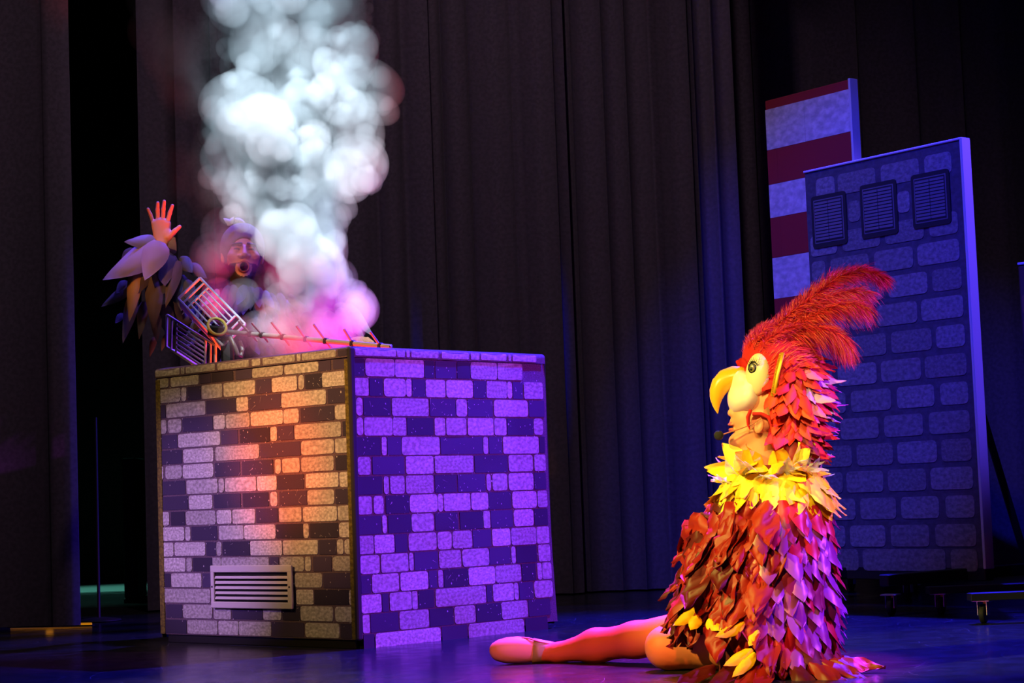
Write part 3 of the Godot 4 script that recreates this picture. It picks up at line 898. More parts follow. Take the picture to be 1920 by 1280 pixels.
func make_smoke() -> void:
	puffs = thing("smoke_plume", "thick white column of smoke rising out of the brick chimney", "smoke", Vector3(-0.7, 0.95, -8.0), "", "stuff")
	# the column: pixel y, then the pixel x range of its body, at the depth of the chimney's middle
	var prof := [[700, 490, 650], [640, 480, 675], [580, 490, 690], [520, 505, 680], [470, 500, 655], [430, 470, 640], [390, 410, 645], [350, 395, 670], [300, 380, 735], [260, 375, 745], [215, 370, 715], [160, 368, 750], [120, 365, 755], [80, 372, 710], [40, 375, 740], [0, 378, 745], [-120, 375, 755]]
	var span := func(y: float) -> Vector2:
		var i := 0
		while i < prof.size() - 2 and prof[i + 1][0] > y: i += 1
		var q := clampf(inverse_lerp(prof[i][0], prof[i + 1][0], y), 0.0, 1.0)
		return Vector2(lerpf(prof[i][1], prof[i + 1][1], q), lerpf(prof[i][2], prof[i + 1][2], q))
	var lump := func(r: float) -> Vector3: return Vector3(r * rng.randf_range(0.7, 1.3), r * rng.randf_range(0.65, 1.4), r * rng.randf_range(0.7, 1.2))
	var any := func() -> Vector3: return Vector3(rng.randfn(), rng.randfn(), rng.randfn()).normalized()
	var rows := 25
	for k in rows:                                   # body, with smaller lumps growing on its skin and finer ones on those
		for c in 4:
			var y := lerpf(630, -75, (k + rng.randf()) / rows)
			var e: Vector2 = span.call(y)
			var r := rng.randf_range(0.085, 0.150) * (0.72 if y > 500 else 1.0)
			var rp := r * 445.0
			var x := lerpf(e.x + rp * 0.68, e.y - rp * 0.68, (c + rng.randf()) / 4.0)
			var p := atz(x, y, -8.0 + rng.randf_range(-0.13, 0.13))
			var thin := 1.0 if y < 500 else 0.6
			puff(p, lump.call(r), 1.7 * thin)
			for j in 3:
				var d: Vector3 = any.call()
				d.z = absf(d.z)
				var r2 := r * rng.randf_range(0.32, 0.6)
				var p2 := p + d * r * rng.randf_range(0.7, 1.0)
				var lim: float = atz(e.y + 14, y, p2.z).x
				var low: float = atz(e.x - 8, y, p2.z).x
				p2.x = clampf(p2.x, low + r2, maxf(lim - r2, low + r2))
				puff(p2, lump.call(r2), 2.0 * thin)
				if j < 2:
					var d2: Vector3 = any.call()
					var r3 := r2 * rng.randf_range(0.35, 0.6)
					var p3 := p2 + d2 * r2 * rng.randf_range(0.75, 1.05)
					if p3.x > low: puff(p3, lump.call(r3), 2.6 * thin)
	for k in 14:                                     # soft thin drift on the other: wandering wisps
		var x := rng.randf_range(320, 430)
		var y := rng.randf_range(380, -40)
		for j in 4:
			soft(atz(x, y, -8.0 + rng.randf_range(-0.2, 0.2)), rng.randf_range(0.04, 0.12), 0.11, 2)
			x = clampf(x + rng.randf_range(-30, 26), 255, 430)
			y += rng.randf_range(-40, 24)
	for k in 34:                                     # thin veil round the man and over the rim
		soft(atz(rng.randf_range(395, 560), rng.randf_range(400, 640), -8.25 + rng.randf_range(-0.2, 0.2)), rng.randf_range(0.05, 0.11), 0.75, 2)
	for k in 16:                                     # bank spilling over the near rim
		soft(atz(rng.randf_range(440, 640), rng.randf_range(600, 665), -7.9 + rng.randf_range(-0.15, 0.1)), rng.randf_range(0.05, 0.09), 0.9, 2)
	for k in 18:                                     # low bank on the far side of the rim
		soft(atz(rng.randf_range(580, 672), rng.randf_range(490, 640), -8.05 + rng.randf_range(-0.18, 0.18)), rng.randf_range(0.05, 0.10), 0.8, 2)

func soft(p: Vector3, r: float, dens: float, shells: int) -> void:      # a puff that thins out towards its edge
	var sy := rng.randf_range(0.7, 1.3)
	for k in shells:
		var q := r * (1.0 - 0.38 * k)
		puff(p, Vector3(q, q * sy, q), dens)

# ---------------------------------------------------------------- smooth bodies
class Field:
	var o: Vector3
	var h: float
	var nx: int
	var ny: int
	var nz: int
	var d := PackedFloat32Array()
	func _init(lo: Vector3, hi: Vector3, cell: float) -> void:
		o = lo; h = cell
		nx = int((hi.x - lo.x) / cell) + 2
		ny = int((hi.y - lo.y) / cell) + 2
		nz = int((hi.z - lo.z) / cell) + 2
		d.resize(nx * ny * nz)
		d.fill(10.0)
	func span(lo: Vector3, hi: Vector3) -> Array:
		return [clampi(int((lo.x - o.x) / h), 0, nx - 1), clampi(int((hi.x - o.x) / h) + 1, 0, nx - 1), clampi(int((lo.y - o.y) / h), 0, ny - 1), clampi(int((hi.y - o.y) / h) + 1, 0, ny - 1), clampi(int((lo.z - o.z) / h), 0, nz - 1), clampi(int((hi.z - o.z) / h) + 1, 0, nz - 1)]
	func put(i: int, n: float, k: float, sub: bool) -> void:
		var c := d[i]
		if sub:
			n = -n
			var q0 := maxf(k - absf(c - n), 0.0) / k
			d[i] = maxf(c, n) + q0 * q0 * k * 0.25
			return
		var q := maxf(k - absf(c - n), 0.0) / k
		d[i] = minf(c, n) - q * q * k * 0.25
	func cap(a: Vector3, b: Vector3, ra: float, rb: float, k := 0.02) -> void:
		var m := maxf(ra, rb) + k + 2.5 * h
		var mm := Vector3(m, m, m)
		var s := span(Vector3(minf(a.x, b.x), minf(a.y, b.y), minf(a.z, b.z)) - mm, Vector3(maxf(a.x, b.x), maxf(a.y, b.y), maxf(a.z, b.z)) + mm)
		var ab := b - a
		var l2 := maxf(ab.length_squared(), 1e-9)
		for z in range(s[4], s[5] + 1):
			for y in range(s[2], s[3] + 1):
				var row := (z * ny + y) * nx
				for x in range(s[0], s[1] + 1):
					var p := Vector3(o.x + x * h, o.y + y * h, o.z + z * h) - a
					var t := clampf(p.dot(ab) / l2, 0.0, 1.0)
					put(row + x, (p - ab * t).length() - lerpf(ra, rb, t), k, false)
	func ell(c: Vector3, r: Vector3, k := 0.02, bs := Basis.IDENTITY, sub := false) -> void:
		var m := maxf(r.x, maxf(r.y, r.z)) + k + 2.5 * h
		var mm := Vector3(m, m, m)
		var s := span(c - mm, c + mm)
		var inv := bs.inverse()
		for z in range(s[4], s[5] + 1):
			for y in range(s[2], s[3] + 1):
				var row := (z * ny + y) * nx
				for x in range(s[0], s[1] + 1):
					var p := inv * (Vector3(o.x + x * h, o.y + y * h, o.z + z * h) - c)
					var k0 := (p / r).length()
					var k1 := (p / (r * r)).length()
					put(row + x, k0 * (k0 - 1.0) / maxf(k1, 1e-6), k, sub)
	func build(mb: MB, col = null) -> void:      # surface nets
		var at := PackedInt32Array()
		at.resize(nx * ny * nz)
		at.fill(-1)
		var sx := 1
		var sy := nx
		var sz := nx * ny
		var co := [0, sx, sy, sx + sy, sz, sz + sx, sz + sy, sz + sx + sy]
		var ed := [[0, 1], [2, 3], [4, 5], [6, 7], [0, 2], [1, 3], [4, 6], [5, 7], [0, 4], [1, 5], [2, 6], [3, 7]]
		for z in nz - 1:
			for y in ny - 1:
				var row := (z * ny + y) * nx
				for x in nx - 1:
					var i := row + x
					var v0 := d[i]
					if absf(v0) > 4.0 * h: continue
					var neg := 0
					for q in co:
						if d[i + q] < 0.0: neg += 1
					if neg == 0 or neg == 8: continue
					var acc := Vector3.ZERO
					var n := 0
					for e in ed:
						var a: float = d[i + co[e[0]]]
						var b: float = d[i + co[e[1]]]
						if (a < 0.0) == (b < 0.0): continue
						var t := a / (a - b)
						var pa := Vector3(e[0] & 1, (e[0] >> 1) & 1, e[0] >> 2)
						var pb := Vector3(e[1] & 1, (e[1] >> 1) & 1, e[1] >> 2)
						acc += pa.lerp(pb, t)
						n += 1
					var p := o + (Vector3(x, y, z) + acc / n) * h
					at[i] = mb.add(p, Vector2.ZERO, col.call(p) if col != null else Color.WHITE)
		for z in range(1, nz - 1):
			for y in range(1, ny - 1):
				var row := (z * ny + y) * nx
				for x in range(1, nx - 1):
					var i := row + x
					var v0 := d[i]
					if absf(v0) > 2.0 * h: continue
					for ax in 3:
						var st: int = [sx, sy, sz][ax]
						if (v0 < 0.0) == (d[i + st] < 0.0): continue
						var u: int = [sy, sz, sx][ax]
						var w: int = [sz, sx, sy][ax]
						var a := at[i]
						var b := at[i - u]
						var c := at[i - u - w]
						var e := at[i - w]
						if a < 0 or b < 0 or c < 0 or e < 0: continue
						if v0 < 0.0: mb.quad(a, e, c, b)
						else: mb.quad(a, b, c, e)

# ---------------------------------------------------------------- petals of cloth and felt
func petal_mesh(len_: float, wid: float, cup: float, curl: float, crumple: float, sd: int, blunt := 1.0, nu := 4, nv := 7) -> ArrayMesh:
	# a leaf shape along +y from the origin, its face along +z, with a thickness
	var n := FastNoiseLite.new()
	n.seed = sd; n.frequency = 1.0
	var f := func(u: float, v: float, b: float) -> Vector3:
		var w := pow(sin(PI * pow(clampf(v * 0.97 + 0.03, 0, 1), 0.75 * blunt)), 0.8) * (1.0 - 0.25 * v) * wid * 0.5
		var x := (u - 0.5) * 2.0
		var z := cup * wid * (x * x - 0.5) * -1.0 * sin(PI * minf(v + 0.15, 1.0)) + curl * len_ * v * v
		z += crumple * wid * n.get_noise_2d(x * 1.4, v * 3.0)
		return Vector3(x * w + crumple * wid * 0.4 * n.get_noise_2d(v * 2.0 + 11.0, 3.0), v * len_, z + b)
	var mb := MB.new()
	mb.grid(nu, nv, func(u, v): return f.call(u, v, 0.0))
	mb.grid(nu, nv, func(u, v): return f.call(u, v, -0.0008), true)
	return mb.mesh()

func petal_at(p: Vector3, dir: Vector3, out: Vector3, s := Vector3.ONE) -> Transform3D:   # y along dir, z near out
	var y := dir.normalized()
	var x := y.cross(out).normalized()
	return Transform3D(Basis(x * s.x, y * s.y, x.cross(y) * s.z), p)

# ---------------------------------------------------------------- the dancer in the parrot costume
const DZ := -5.765
const DS := 0.00162                       # metres per pixel at the dancer
func D(x: float, y: float, dz := 0.0) -> Vector3:   # dz in pixels towards the camera
	return atz(x, y, DZ) + Vector3(0, 0, dz * DS)

func fabric(called: String, col: Color, rough := 0.6) -> StandardMaterial3D:
	var m := mat(called, col, rough)
	m.rim_enabled = true
	m.rim = 0.35
	m.rim_tint = 0.6
	m.backlight_enabled = true
	m.backlight = Color(col.r * 0.45, col.g * 0.45, col.b * 0.45)
	return m

func make_dancer() -> void:
	var skin := Color(0.80, 0.56, 0.42).srgb_to_linear()
	var tights := Color(0.88, 0.46, 0.30).srgb_to_linear()
	var sm := mat("dancer_skin", Color.WHITE, 0.55)
	sm.vertex_color_use_as_albedo = true
	sm.subsurf_scatter_enabled = true
	sm.subsurf_scatter_strength = 0.08
	var root := thing("person", "dancer in red feathered parrot costume and yellow ruff, seated on the floor", "person", gnd(1450, 1262))
	# body: torso, arms under the cape, both legs, neck
	var fd := Field.new(Vector3(0.02, -0.01, -6.6), Vector3(1.12, 0.72, -5.55), 0.0105)
	var hip := D(1462, 1190)
	var chest := D(1448, 1010)
	var nb := D(1438, 900)
	fd.ell(hip, Vector3(0.15, 0.12, 0.17), 0.05)
	fd.cap(hip, chest, 0.11, 0.10, 0.06)
	fd.cap(chest, nb, 0.10, 0.055, 0.05)
	for s in [-1.0, 1.0]:
		var sh := D(1446, 955, 55 * s)
		var el := D(1408, 1070, 62 * s)
		var wr := D(1352, 1100, 45 * s)
		fd.cap(chest, sh, 0.08, 0.05, 0.05)
		fd.cap(sh, el, 0.045, 0.036, 0.03)
		fd.cap(el, wr, 0.036, 0.025, 0.02)
		fd.ell(wr + Vector3(-0.05, -0.02, 0), Vector3(0.05, 0.035, 0.02), 0.015)
	fd.cap(nb, D(1424, 835), 0.052, 0.047, 0.02)
	# the far leg, stretched out along the floor
	var an := atz(1046, 1223, -6.42)
	var ca := atz(1118, 1210, -6.36)
	var kn := atz(1192, 1199, -6.26)
	var th := atz(1300, 1185, -6.12)
	fd.cap(an, ca, 0.031, 0.053, 0.02)
	fd.cap(ca, kn, 0.053, 0.055, 0.03)
	fd.cap(kn, th, 0.056, 0.074, 0.03)
	fd.cap(th, hip + Vector3(-0.05, 0.0, -0.08), 0.074, 0.09, 0.03)
	fd.cap(an, atz(1000, 1224, -6.44), 0.031, 0.03, 0.02)
	# the near leg, bent, its shin folded back under
	var kz := gnd(1268, 1258).z - 0.035
	var k2 := atz(1250, 1213, kz)
	var t2 := atz(1340, 1205, kz + 0.02)
	fd.cap(k2, t2, 0.069, 0.076, 0.03)
	fd.cap(t2, hip + Vector3(-0.03, -0.01, 0.08), 0.076, 0.1, 0.03)
	fd.cap(k2 + Vector3(0.015, -0.012, -0.02), atz(1420, 1225, kz - 0.22), 0.058, 0.038, 0.02)
	var mb := MB.new()
	fd.build(mb, func(p: Vector3) -> Color: return tights if p.y < 0.30 else skin)
	# head: the lower half of the face shows under the mask
	var fh := Field.new(D(1345, 905, -75), D(1530, 655, 75), 0.0032)
	var lx := func(x, y, z = 0.0): return D(x, y, z)
	fh.ell(lx.call(1446, 748), Vector3(58, 60, 48) * DS, 0.012)
	fh.cap(lx.call(1426, 790, 26), lx.call(1386, 823, 9), 21 * DS, 15 * DS, 0.012)
	fh.cap(lx.call(1426, 790, -26), lx.call(1386, 823, -9), 21 * DS, 15 * DS, 0.012)
	fh.ell(lx.call(1396, 786), Vector3(24, 30, 30) * DS, 0.012)
	fh.ell(lx.call(1379, 827), Vector3(13, 12, 15) * DS, 0.010)
	fh.cap(lx.call(1384, 752), lx.call(1371, 774), 7 * DS, 7 * DS, 0.008)
	fh.ell(lx.call(1378, 778, 6), Vector3(6, 4.5, 4) * DS, 0.004)
	fh.ell(lx.call(1378, 778, -6), Vector3(6, 4.5, 4) * DS, 0.004)
	fh.ell(lx.call(1377, 790), Vector3(9, 7, 14) * DS, 0.006)
	fh.ell(lx.call(1371, 795.5), Vector3(6.5, 3.6, 12) * DS, 0.003)
	fh.ell(lx.call(1372.5, 805.5), Vector3(6.5, 4.4, 11) * DS, 0.003)
	fh.ell(lx.call(1369, 800.5), Vector3(6, 1.1, 10) * DS, 0.002, Basis.IDENTITY, true)
	fh.cap(lx.call(1420, 825), lx.call(1440, 905), 31 * DS, 33 * DS, 0.016)
	fh.cap(lx.call(1400, 845), lx.call(1410, 890), 14 * DS, 18 * DS, 0.02)
	for s in [-1.0, 1.0]:
		fh.ell(lx.call(1417, 800, 49 * s), Vector3(9, 15, 4) * DS, 0.004, Basis(Vector3.BACK, -0.25))
		fh.ell(lx.call(1415, 798, 53 * s), Vector3(4.5, 8, 2.2) * DS, 0.002, Basis(Vector3.BACK, -0.25), true)
	var lip := Color(0.70, 0.36, 0.32).srgb_to_linear()
	var lc: Vector3 = lx.call(1367, 800)
	fh.build(mb, func(p: Vector3) -> Color:
		var q := (p - lc) / DS
		return lip if absf(q.y) < 8.5 and q.x < 6.0 and absf(q.z) < 11 else skin)
	put(mb.mesh(true), "body", sm, root)
	make_slipper(root)
	make_mask(root)
	make_crest(root)
	make_hood_feathers(root)
	make_ruff(root)
	make_cape(root)
	# head microphone
	mb = MB.new()
	mb.ball(Transform3D(Basis.IDENTITY, D(1344, 817, 34)), Vector3.ONE * 9.0 * DS, 16, 12)
	var mic := put(mb.mesh(), "microphone_windshield", mat("foam_black", Color(0.10, 0.10, 0.12), 0.95), root)
	tag(mic, "small black foam ball")
	mb = MB.new()
	mb.tube([D(1350, 816, 34), D(1362, 812, 38), D(1380, 806, 42), D(1405, 797, 54), D(1420, 785, 56)], [0.0022, 0.002, 0.0018, 0.0016, 0.0016], 8)
	put(mb.mesh(), "microphone_boom", mat("boom_beige", Color(0.62, 0.36, 0.28), 0.5), root)

func make_slipper(root: Node3D) -> void:
	var z := -6.44
	var S := z / -3560.0
	var P := func(x, y, dz = 0.0): return atz(x, y, z) + Vector3(0, 0, dz)
	var mb := MB.new()
	var pts := []
	var rad := []
	for q in [[1046, 1223.5, 16.5], [1030, 1222, 18.5], [1010, 1220, 20.5], [990, 1218.5, 23.5], [970, 1218, 25.0], [950, 1219, 24.0], [935, 1220, 20.5], [925, 1221.5, 15.5], [920, 1222.5, 9.5], [918, 1223, 3.0]]:
		pts.append(P.call(q[0], q[1]))
		rad.append(q[2] * S)
	mb.tube(pts, rad, 24)
	var sl := put(mb.mesh(), "slipper", mat("slipper_leather", Color(0.93, 0.66, 0.56), 0.5), root)
	tag(sl, "peach pink ballet slipper")
	mb = MB.new()
	pts = []
	rad = []
	for q in [[1045, 1223.5, 18.5], [1030, 1222, 20.0], [1012, 1220.3, 21.6], [999, 1219.3, 23.4]]:
		pts.append(P.call(q[0], q[1]))
		rad.append(q[2] * S)
	mb.tube(pts, rad, 24)
	put(mb.mesh(), "elastic_band", mat("elastic_gold", Color(0.72, 0.66, 0.50), 0.45), sl)
	mb = MB.new()
	mb.tube([P.call(978, 1194.5, 0.012), P.call(992, 1196, 0.022), P.call(1008, 1201, 0.026), P.call(1026, 1205, 0.022), P.call(1046, 1207, 0.012)], [0.0022, 0.0025, 0.0025, 0.0025, 0.002], 8)
	put(mb.mesh(), "drawstring_edge", mat("slipper_edge", Color(0.80, 0.45, 0.42), 0.6), sl)

func ribbon(mb: MB, pts: Array, w: float, nrm: Vector3, col: Color) -> void:     # a tapering flat barb
	var n := pts.size()
	var s := mb.v.size()
	for k in n:
		var d: Vector3 = (pts[mini(k + 1, n - 1)] - pts[maxi(k - 1, 0)]).normalized()
		var x := d.cross(nrm).normalized() * w * (1.0 - 0.85 * float(k) / (n - 1))
		mb.add(pts[k] + x, Vector2.ZERO, col)
		mb.add(pts[k] - x, Vector2.ZERO, col)
	for k in n - 1:
		var a := s + 2 * k
		mb.quad(a, a + 1, a + 3, a + 2)

func plume(parent: Node3D, ctl: Array, count0: int, blen: float, spread: float, droop: float, cols: Array, called := "plume") -> void:
	# ostrich plume: a bending quill with long drooping barbs on both sides; ctl in pixels [x, y, dz]
	var count := int(count0 * 1.7)
	var cv := Curve3D.new()
	for k in ctl.size():
		var a := D(ctl[maxi(k - 1, 0)][0], ctl[maxi(k - 1, 0)][1], ctl[maxi(k - 1, 0)][2])
		var b := D(ctl[mini(k + 1, ctl.size() - 1)][0], ctl[mini(k + 1, ctl.size() - 1)][1], ctl[mini(k + 1, ctl.size() - 1)][2])
		cv.add_point(D(ctl[k][0], ctl[k][1], ctl[k][2]), (a - b) / 6.0, (b - a) / 6.0)
	var L := cv.get_baked_length()
	var mb := MB.new()
	var pts := []
	var rad := []
	for k in 13:
		pts.append(cv.sample_baked(L * k / 12.0))
		rad.append(lerpf(0.0028, 0.0006, k / 12.0))
	var base: Color = cols[0]
	mb.tube(pts, rad, 6)
	for k in mb.c.size(): mb.c[k] = base
	for k in count:
		var t := pow((k + rng.randf()) / count, 0.9)
		var p := cv.sample_baked(L * t)
		var tan_ := (cv.sample_baked(minf(L * t + 0.01, L)) - cv.sample_baked(maxf(L * t - 0.01, 0.0))).normalized()
		var side := tan_.cross(Vector3.BACK).normalized()             # in the plane of the picture
		var dep := side.cross(tan_).normalized()
		var an := rng.randf_range(-0.5, 0.5) * spread * PI + (0.0 if k % 2 else PI)
		var d := side * cos(an) + dep * sin(an)
		var fw := lerpf(0.5, 1.4, t) * rng.randf_range(0.4, 1.5)
		d = (d * (1.0 if t < 0.9 else 0.6) + tan_ * fw).normalized()
		var l := blen * DS * rng.randf_range(0.5, 1.3) * (0.55 + 0.45 * sin(PI * clampf(t * 0.8 + 0.15, 0, 1)))
		var b := []
		var wav := rng.randf_range(-0.3, 0.3)
		for j in 6:
			var q := j / 5.0
			b.append(p + d * l * q * (1.0 - 0.18 * q) + Vector3.DOWN * droop * l * q * q + dep * l * wav * sin(q * 3.0) + tan_ * l * 0.18 * q * q)
		var col: Color = cols[rng.randi_range(0, cols.size() - 1)]
		ribbon(mb, b, rng.randf_range(0.0007, 0.0013), (Vector3.BACK + Vector3(rng.randf_range(-0.9, 0.9), rng.randf_range(-0.9, 0.9), 0)).normalized(), col)
	put(mb.mesh(true), called, M.barbs, parent)

func make_crest(root: Node3D) -> void:
	var m := mat("barbs", Color.WHITE, 0.5)
	m.vertex_color_use_as_albedo = true
	m.backlight_enabled = true
	m.backlight = Color(0.5, 0.5, 0.5)
	var crest := Node3D.new()
	crest.name = "feather_crest"
	root.add_child(crest)
	tag(crest, "tall red ostrich feather crest")
	var red := [Color(0.80, 0.04, 0.05), Color(0.72, 0.02, 0.05), Color(0.85, 0.08, 0.05), Color(0.62, 0.01, 0.04)]
	var rose := [Color(0.85, 0.06, 0.12), Color(0.8, 0.03, 0.10), Color(0.88, 0.12, 0.22), Color(0.70, 0.02, 0.06)]
	for z in [-26, 0, 26]:
		var j := rng.randf_range(-8, 8)
		plume(crest, [[1440, 622, z], [1478, 590, z], [1522, 552 + j, z * 1.3], [1568, 517 + j, z * 1.4], [1612, 505 + j, z * 1.4], [1642, 513 + j, z * 1.3], [1656, 526, z * 1.2]], 620, 36, 0.9, 0.25, red if z else rose)
	for z in [-12, 22]:
		plume(crest, [[1452, 630, z], [1510, 584, z], [1560, 556, z * 1.5], [1600, 548, z * 1.7], [1624, 552, z * 1.7]], 520, 40, 0.9, 0.45, rose)
	for z in [6, 34]:
		plume(crest, [[1460, 634, z], [1515, 598, z], [1562, 576, z * 1.5], [1598, 574, z * 1.6], [1614, 582, z * 1.6]], 520, 42, 0.9, 0.55, red if z > 10 else rose)
	for z in [-18, 10, 36]:
		plume(crest, [[1462, 640, z], [1505, 622, z], [1548, 622, z * 1.4], [1574, 640, z * 1.5], [1584, 656, z * 1.5]], 480, 38, 0.9, 0.5, red)
	# low feathers combed back over the brow
	for z in [-44, -26, -8, 10, 28, 44]:
		var e := absf(z) / 44.0
		plume(crest, [[1392 + 16 * e, 664 - 6 * e, z], [1404 + 12 * e, 634, z], [1426, 612 + 8 * e, z * 0.9], [1458, 600 + 10 * e, z * 0.7], [1490, 596, z * 0.5]], 300, 15, 0.8, 0.05, rose if e < 0.3 else red)
	# short feathers lying over the crown of the hood
	var fur := MB.new()
	var hc := D(1466, 698)
	var hr := Vector3(73, 81, 65) * DS
	for k in 2600:
		var q := Vector3(rng.randf_range(-1, 1), rng.randf_range(-0.2, 1), rng.randf_range(-1, 1))
		if q.length() < 0.2: continue
		q = q.normalized()
		var o := hc + q * hr
		var n := (q / hr).normalized()
		if q.x < -0.75 and q.y < 0.45 and absf(q.z) > 0.3: continue
		var d := Vector3(0.8, 0.65 if q.x < 0.1 else 0.1, 0)
		d = (d - n * d.dot(n)).normalized() + n * rng.randf_range(0.08, 0.35) + Vector3(rng.randf_range(-0.3, 0.3), rng.randf_range(-0.3, 0.3), rng.randf_range(-0.3, 0.3))
		var l := rng.randf_range(0.018, 0.042)
		ribbon(fur, [o, o + d * l * 0.35, o + d * l * 0.7 - n * l * 0.06, o + d * l - n * l * 0.16], rng.randf_range(0.0012, 0.0024), n, red[rng.randi_range(0, 3)])
	put(fur.mesh(true), "crown_feathers", M.barbs, crest)
	for z in [40, 52]:
		plume(crest, [[1418, 664, z], [1434, 640, z], [1462, 622, z], [1500, 612, z * 0.8]], 320, 20, 0.8, 0.2, red)

func make_mask(root: Node3D) -> void:
	var mask := Node3D.new()
	mask.name = "parrot_mask"
	root.add_child(mask)
	mask.global_position = D(1420, 720)
	tag(mask, "parrot head mask with hooked yellow beak")
	# red felt hood
	var f := Field.new(D(1360, 860, -85), D(1570, 575, 85), 0.005)
	f.ell(D(1466, 698), Vector3(72, 80, 64) * DS, 0.02)
	f.ell(D(1440, 668), Vector3(46, 44, 56) * DS, 0.03)
	f.ell(D(1470, 780), Vector3(52, 78, 52) * DS, 0.03)
	f.ell(D(1394, 815), Vector3(46, 42, 90) * DS, 0.006, Basis(Vector3.BACK, -0.35), true)     # opening for the face
	f.ell(D(1400, 880), Vector3(56, 40, 90) * DS, 0.006, Basis.IDENTITY, true)
	var mb := MB.new()
	f.build(mb)
	var felt := mat("hood_felt", Color(0.80, 0.06, 0.08), 0.85)
	felt.rim_enabled = true
	felt.rim = 0.4
	put(mb.mesh(), "felt_hood", felt, mask)
	# ear flaps in front of and behind the ear
	for s in [-1.0, 1.0]:
		mb = MB.new()
		mb.tube([D(1402, 770, 48 * s), D(1397, 784, 46 * s), D(1398, 798, 46 * s), D(1401, 808, 46 * s)], [0.012, 0.015, 0.012, 0.002], 10, 0.4)
		mb.tube([D(1405, 778, 50 * s), D(1420, 778, 54 * s), D(1434, 784, 54 * s), D(1440, 800, 52 * s)], [0.012, 0.012, 0.012, 0.006], 10, 0.5)
		put(mb.mesh(), "ear_flap", felt, mask)
	# hooked upper beak
	mb = MB.new()
	var bp := []
	var br := []
	for q in [[1408, 716, 18], [1392, 708, 21.5], [1376, 707, 21.5], [1361, 712, 20.5], [1351, 722, 18.5], [1345, 735, 15.5], [1342.5, 748, 11.5], [1343, 760, 7.2], [1344.5, 769, 3.6], [1346, 775, 0.8]]:
		bp.append(D(q[0], q[1]))
		br.append(q[2] * DS)
	mb.tube(bp, br, 24, 1.0)
	var bk := mat("beak_yellow", Color(0.95, 0.72, 0.18), 0.28)
	put(mb.mesh(), "beak", bk, mask)
	# pale lower bill
	f = Field.new(D(1352, 792, -66), D(1446, 672, 66), 0.0032)
	f.ell(D(1398, 744), Vector3(27, 31, 54) * DS, 0.014)
	f.ell(D(1382, 748), Vector3(18, 28, 38) * DS, 0.016)
	f.ell(D(1388, 716), Vector3(19, 23, 46) * DS, 0.016)
	f.ell(D(1404, 726), Vector3(18, 22, 54) * DS, 0.014)
	mb = MB.new()
	f.build(mb)
	put(mb.mesh(), "lower_bill", mat("bill_cream", Color(0.90, 0.87, 0.84), 0.4), mask)
	for s in [-1.0, 1.0]:
		# eye patch with a painted eye and lashes
		mb = MB.new()
		var bs := Basis(Vector3.UP, -0.5 * s) * Basis(Vector3.BACK, -0.16)
		mb.ball(Transform3D(bs, D(1416, 704, 44 * s)), Vector3(24, 40, 19) * DS, 22, 14)
		var ep := put(mb.mesh(), "eye_patch", mat("patch_cream", Color(0.90, 0.80, 0.66), 0.5), mask)
		var on := func(x: float, y: float, l := 0.0) -> Vector3:     # a point of the patch seen at that pixel
			var c := D(1416, 704, 44 * s)
			var p := D(x, y, 44 * s) - c
			var q := bs.inverse() * p
			var r := Vector3(24, 40, 19) * DS
			var k := 1.0 - pow(q.x / r.x, 2) - pow(q.y / r.y, 2)
			q.z = s * r.z * sqrt(maxf(k, 0.05)) + s * l
			return c + bs * q
		mb = MB.new()
		mb.ball(Transform3D(bs, on.call(1411, 694)), Vector3(8.5, 9.5, 2.2) * DS, 16, 8)
		var eye := put(mb.mesh(), "eye", M.ink_black, ep)
		mb = MB.new()
		mb.ball(Transform3D(bs, on.call(1411, 694.5, 0.0025)), Vector3(5.2, 6.2, 2.0) * DS, 14, 8)
		put(mb.mesh(), "iris", mat("iris_olive", Color(0.55, 0.50, 0.25), 0.3), eye)
		mb = MB.new()
		mb.ball(Transform3D(bs, on.call(1410, 695, 0.0045)), Vector3(3.0, 3.8, 1.6) * DS, 12, 8)
		put(mb.mesh(), "pupil", M.ink_black, eye)
		mb = MB.new()
		mb.ball(Transform3D(bs, on.call(1413, 690.5, 0.0062)), Vector3(1.5, 1.5, 0.8) * DS, 8, 6)
		put(mb.mesh(), "highlight_dot", M.ink_white, eye)
		mb = MB.new()
		mb.tube([on.call(1401, 697, 0.002), on.call(1403, 688, 0.003), on.call(1409, 682, 0.003), on.call(1416, 682, 0.003), on.call(1422, 687, 0.002)], [0.0010, 0.0022, 0.0028, 0.0026, 0.0012], 6)
		for k in 9:
			var q := k / 8.0
			var b: Vector3 = on.call(lerpf(1402, 1422, q), 689 - 8 * sin(PI * minf(q + 0.1, 1)), 0.003)
			var tip: Vector3 = b + Vector3(lerpf(-7, 8, q) * DS, lerpf(8, 9, q) * DS, 0.008 * s)
			mb.tube([b, b.lerp(tip, 0.5) + Vector3(0, -0.002, 0), tip], [0.0009, 0.0007, 0.0002], 5)
		put(mb.mesh(), "eyelashes", M.ink_black, ep)
		# gold glitter strip
		mb = MB.new()
		var p0 := D(1457, 667, 66 * s)
		var p1 := D(1440, 746, 67 * s)
		var pm := D(1447, 706, 72 * s)
		mb.tube([p0, p0.lerp(pm, 0.5) + Vector3(0, 0, 0.003 * s), pm, pm.lerp(p1, 0.5) + Vector3(0, 0, 0.003 * s), p1], [0.010, 0.011, 0.011, 0.011, 0.010], 12, 0.5)
		var gs := put(mb.mesh(), "glitter_strip", mat("gold_glitter", Color(0.80, 0.58, 0.14), 0.35, 0.6), mask)
		mb = MB.new()
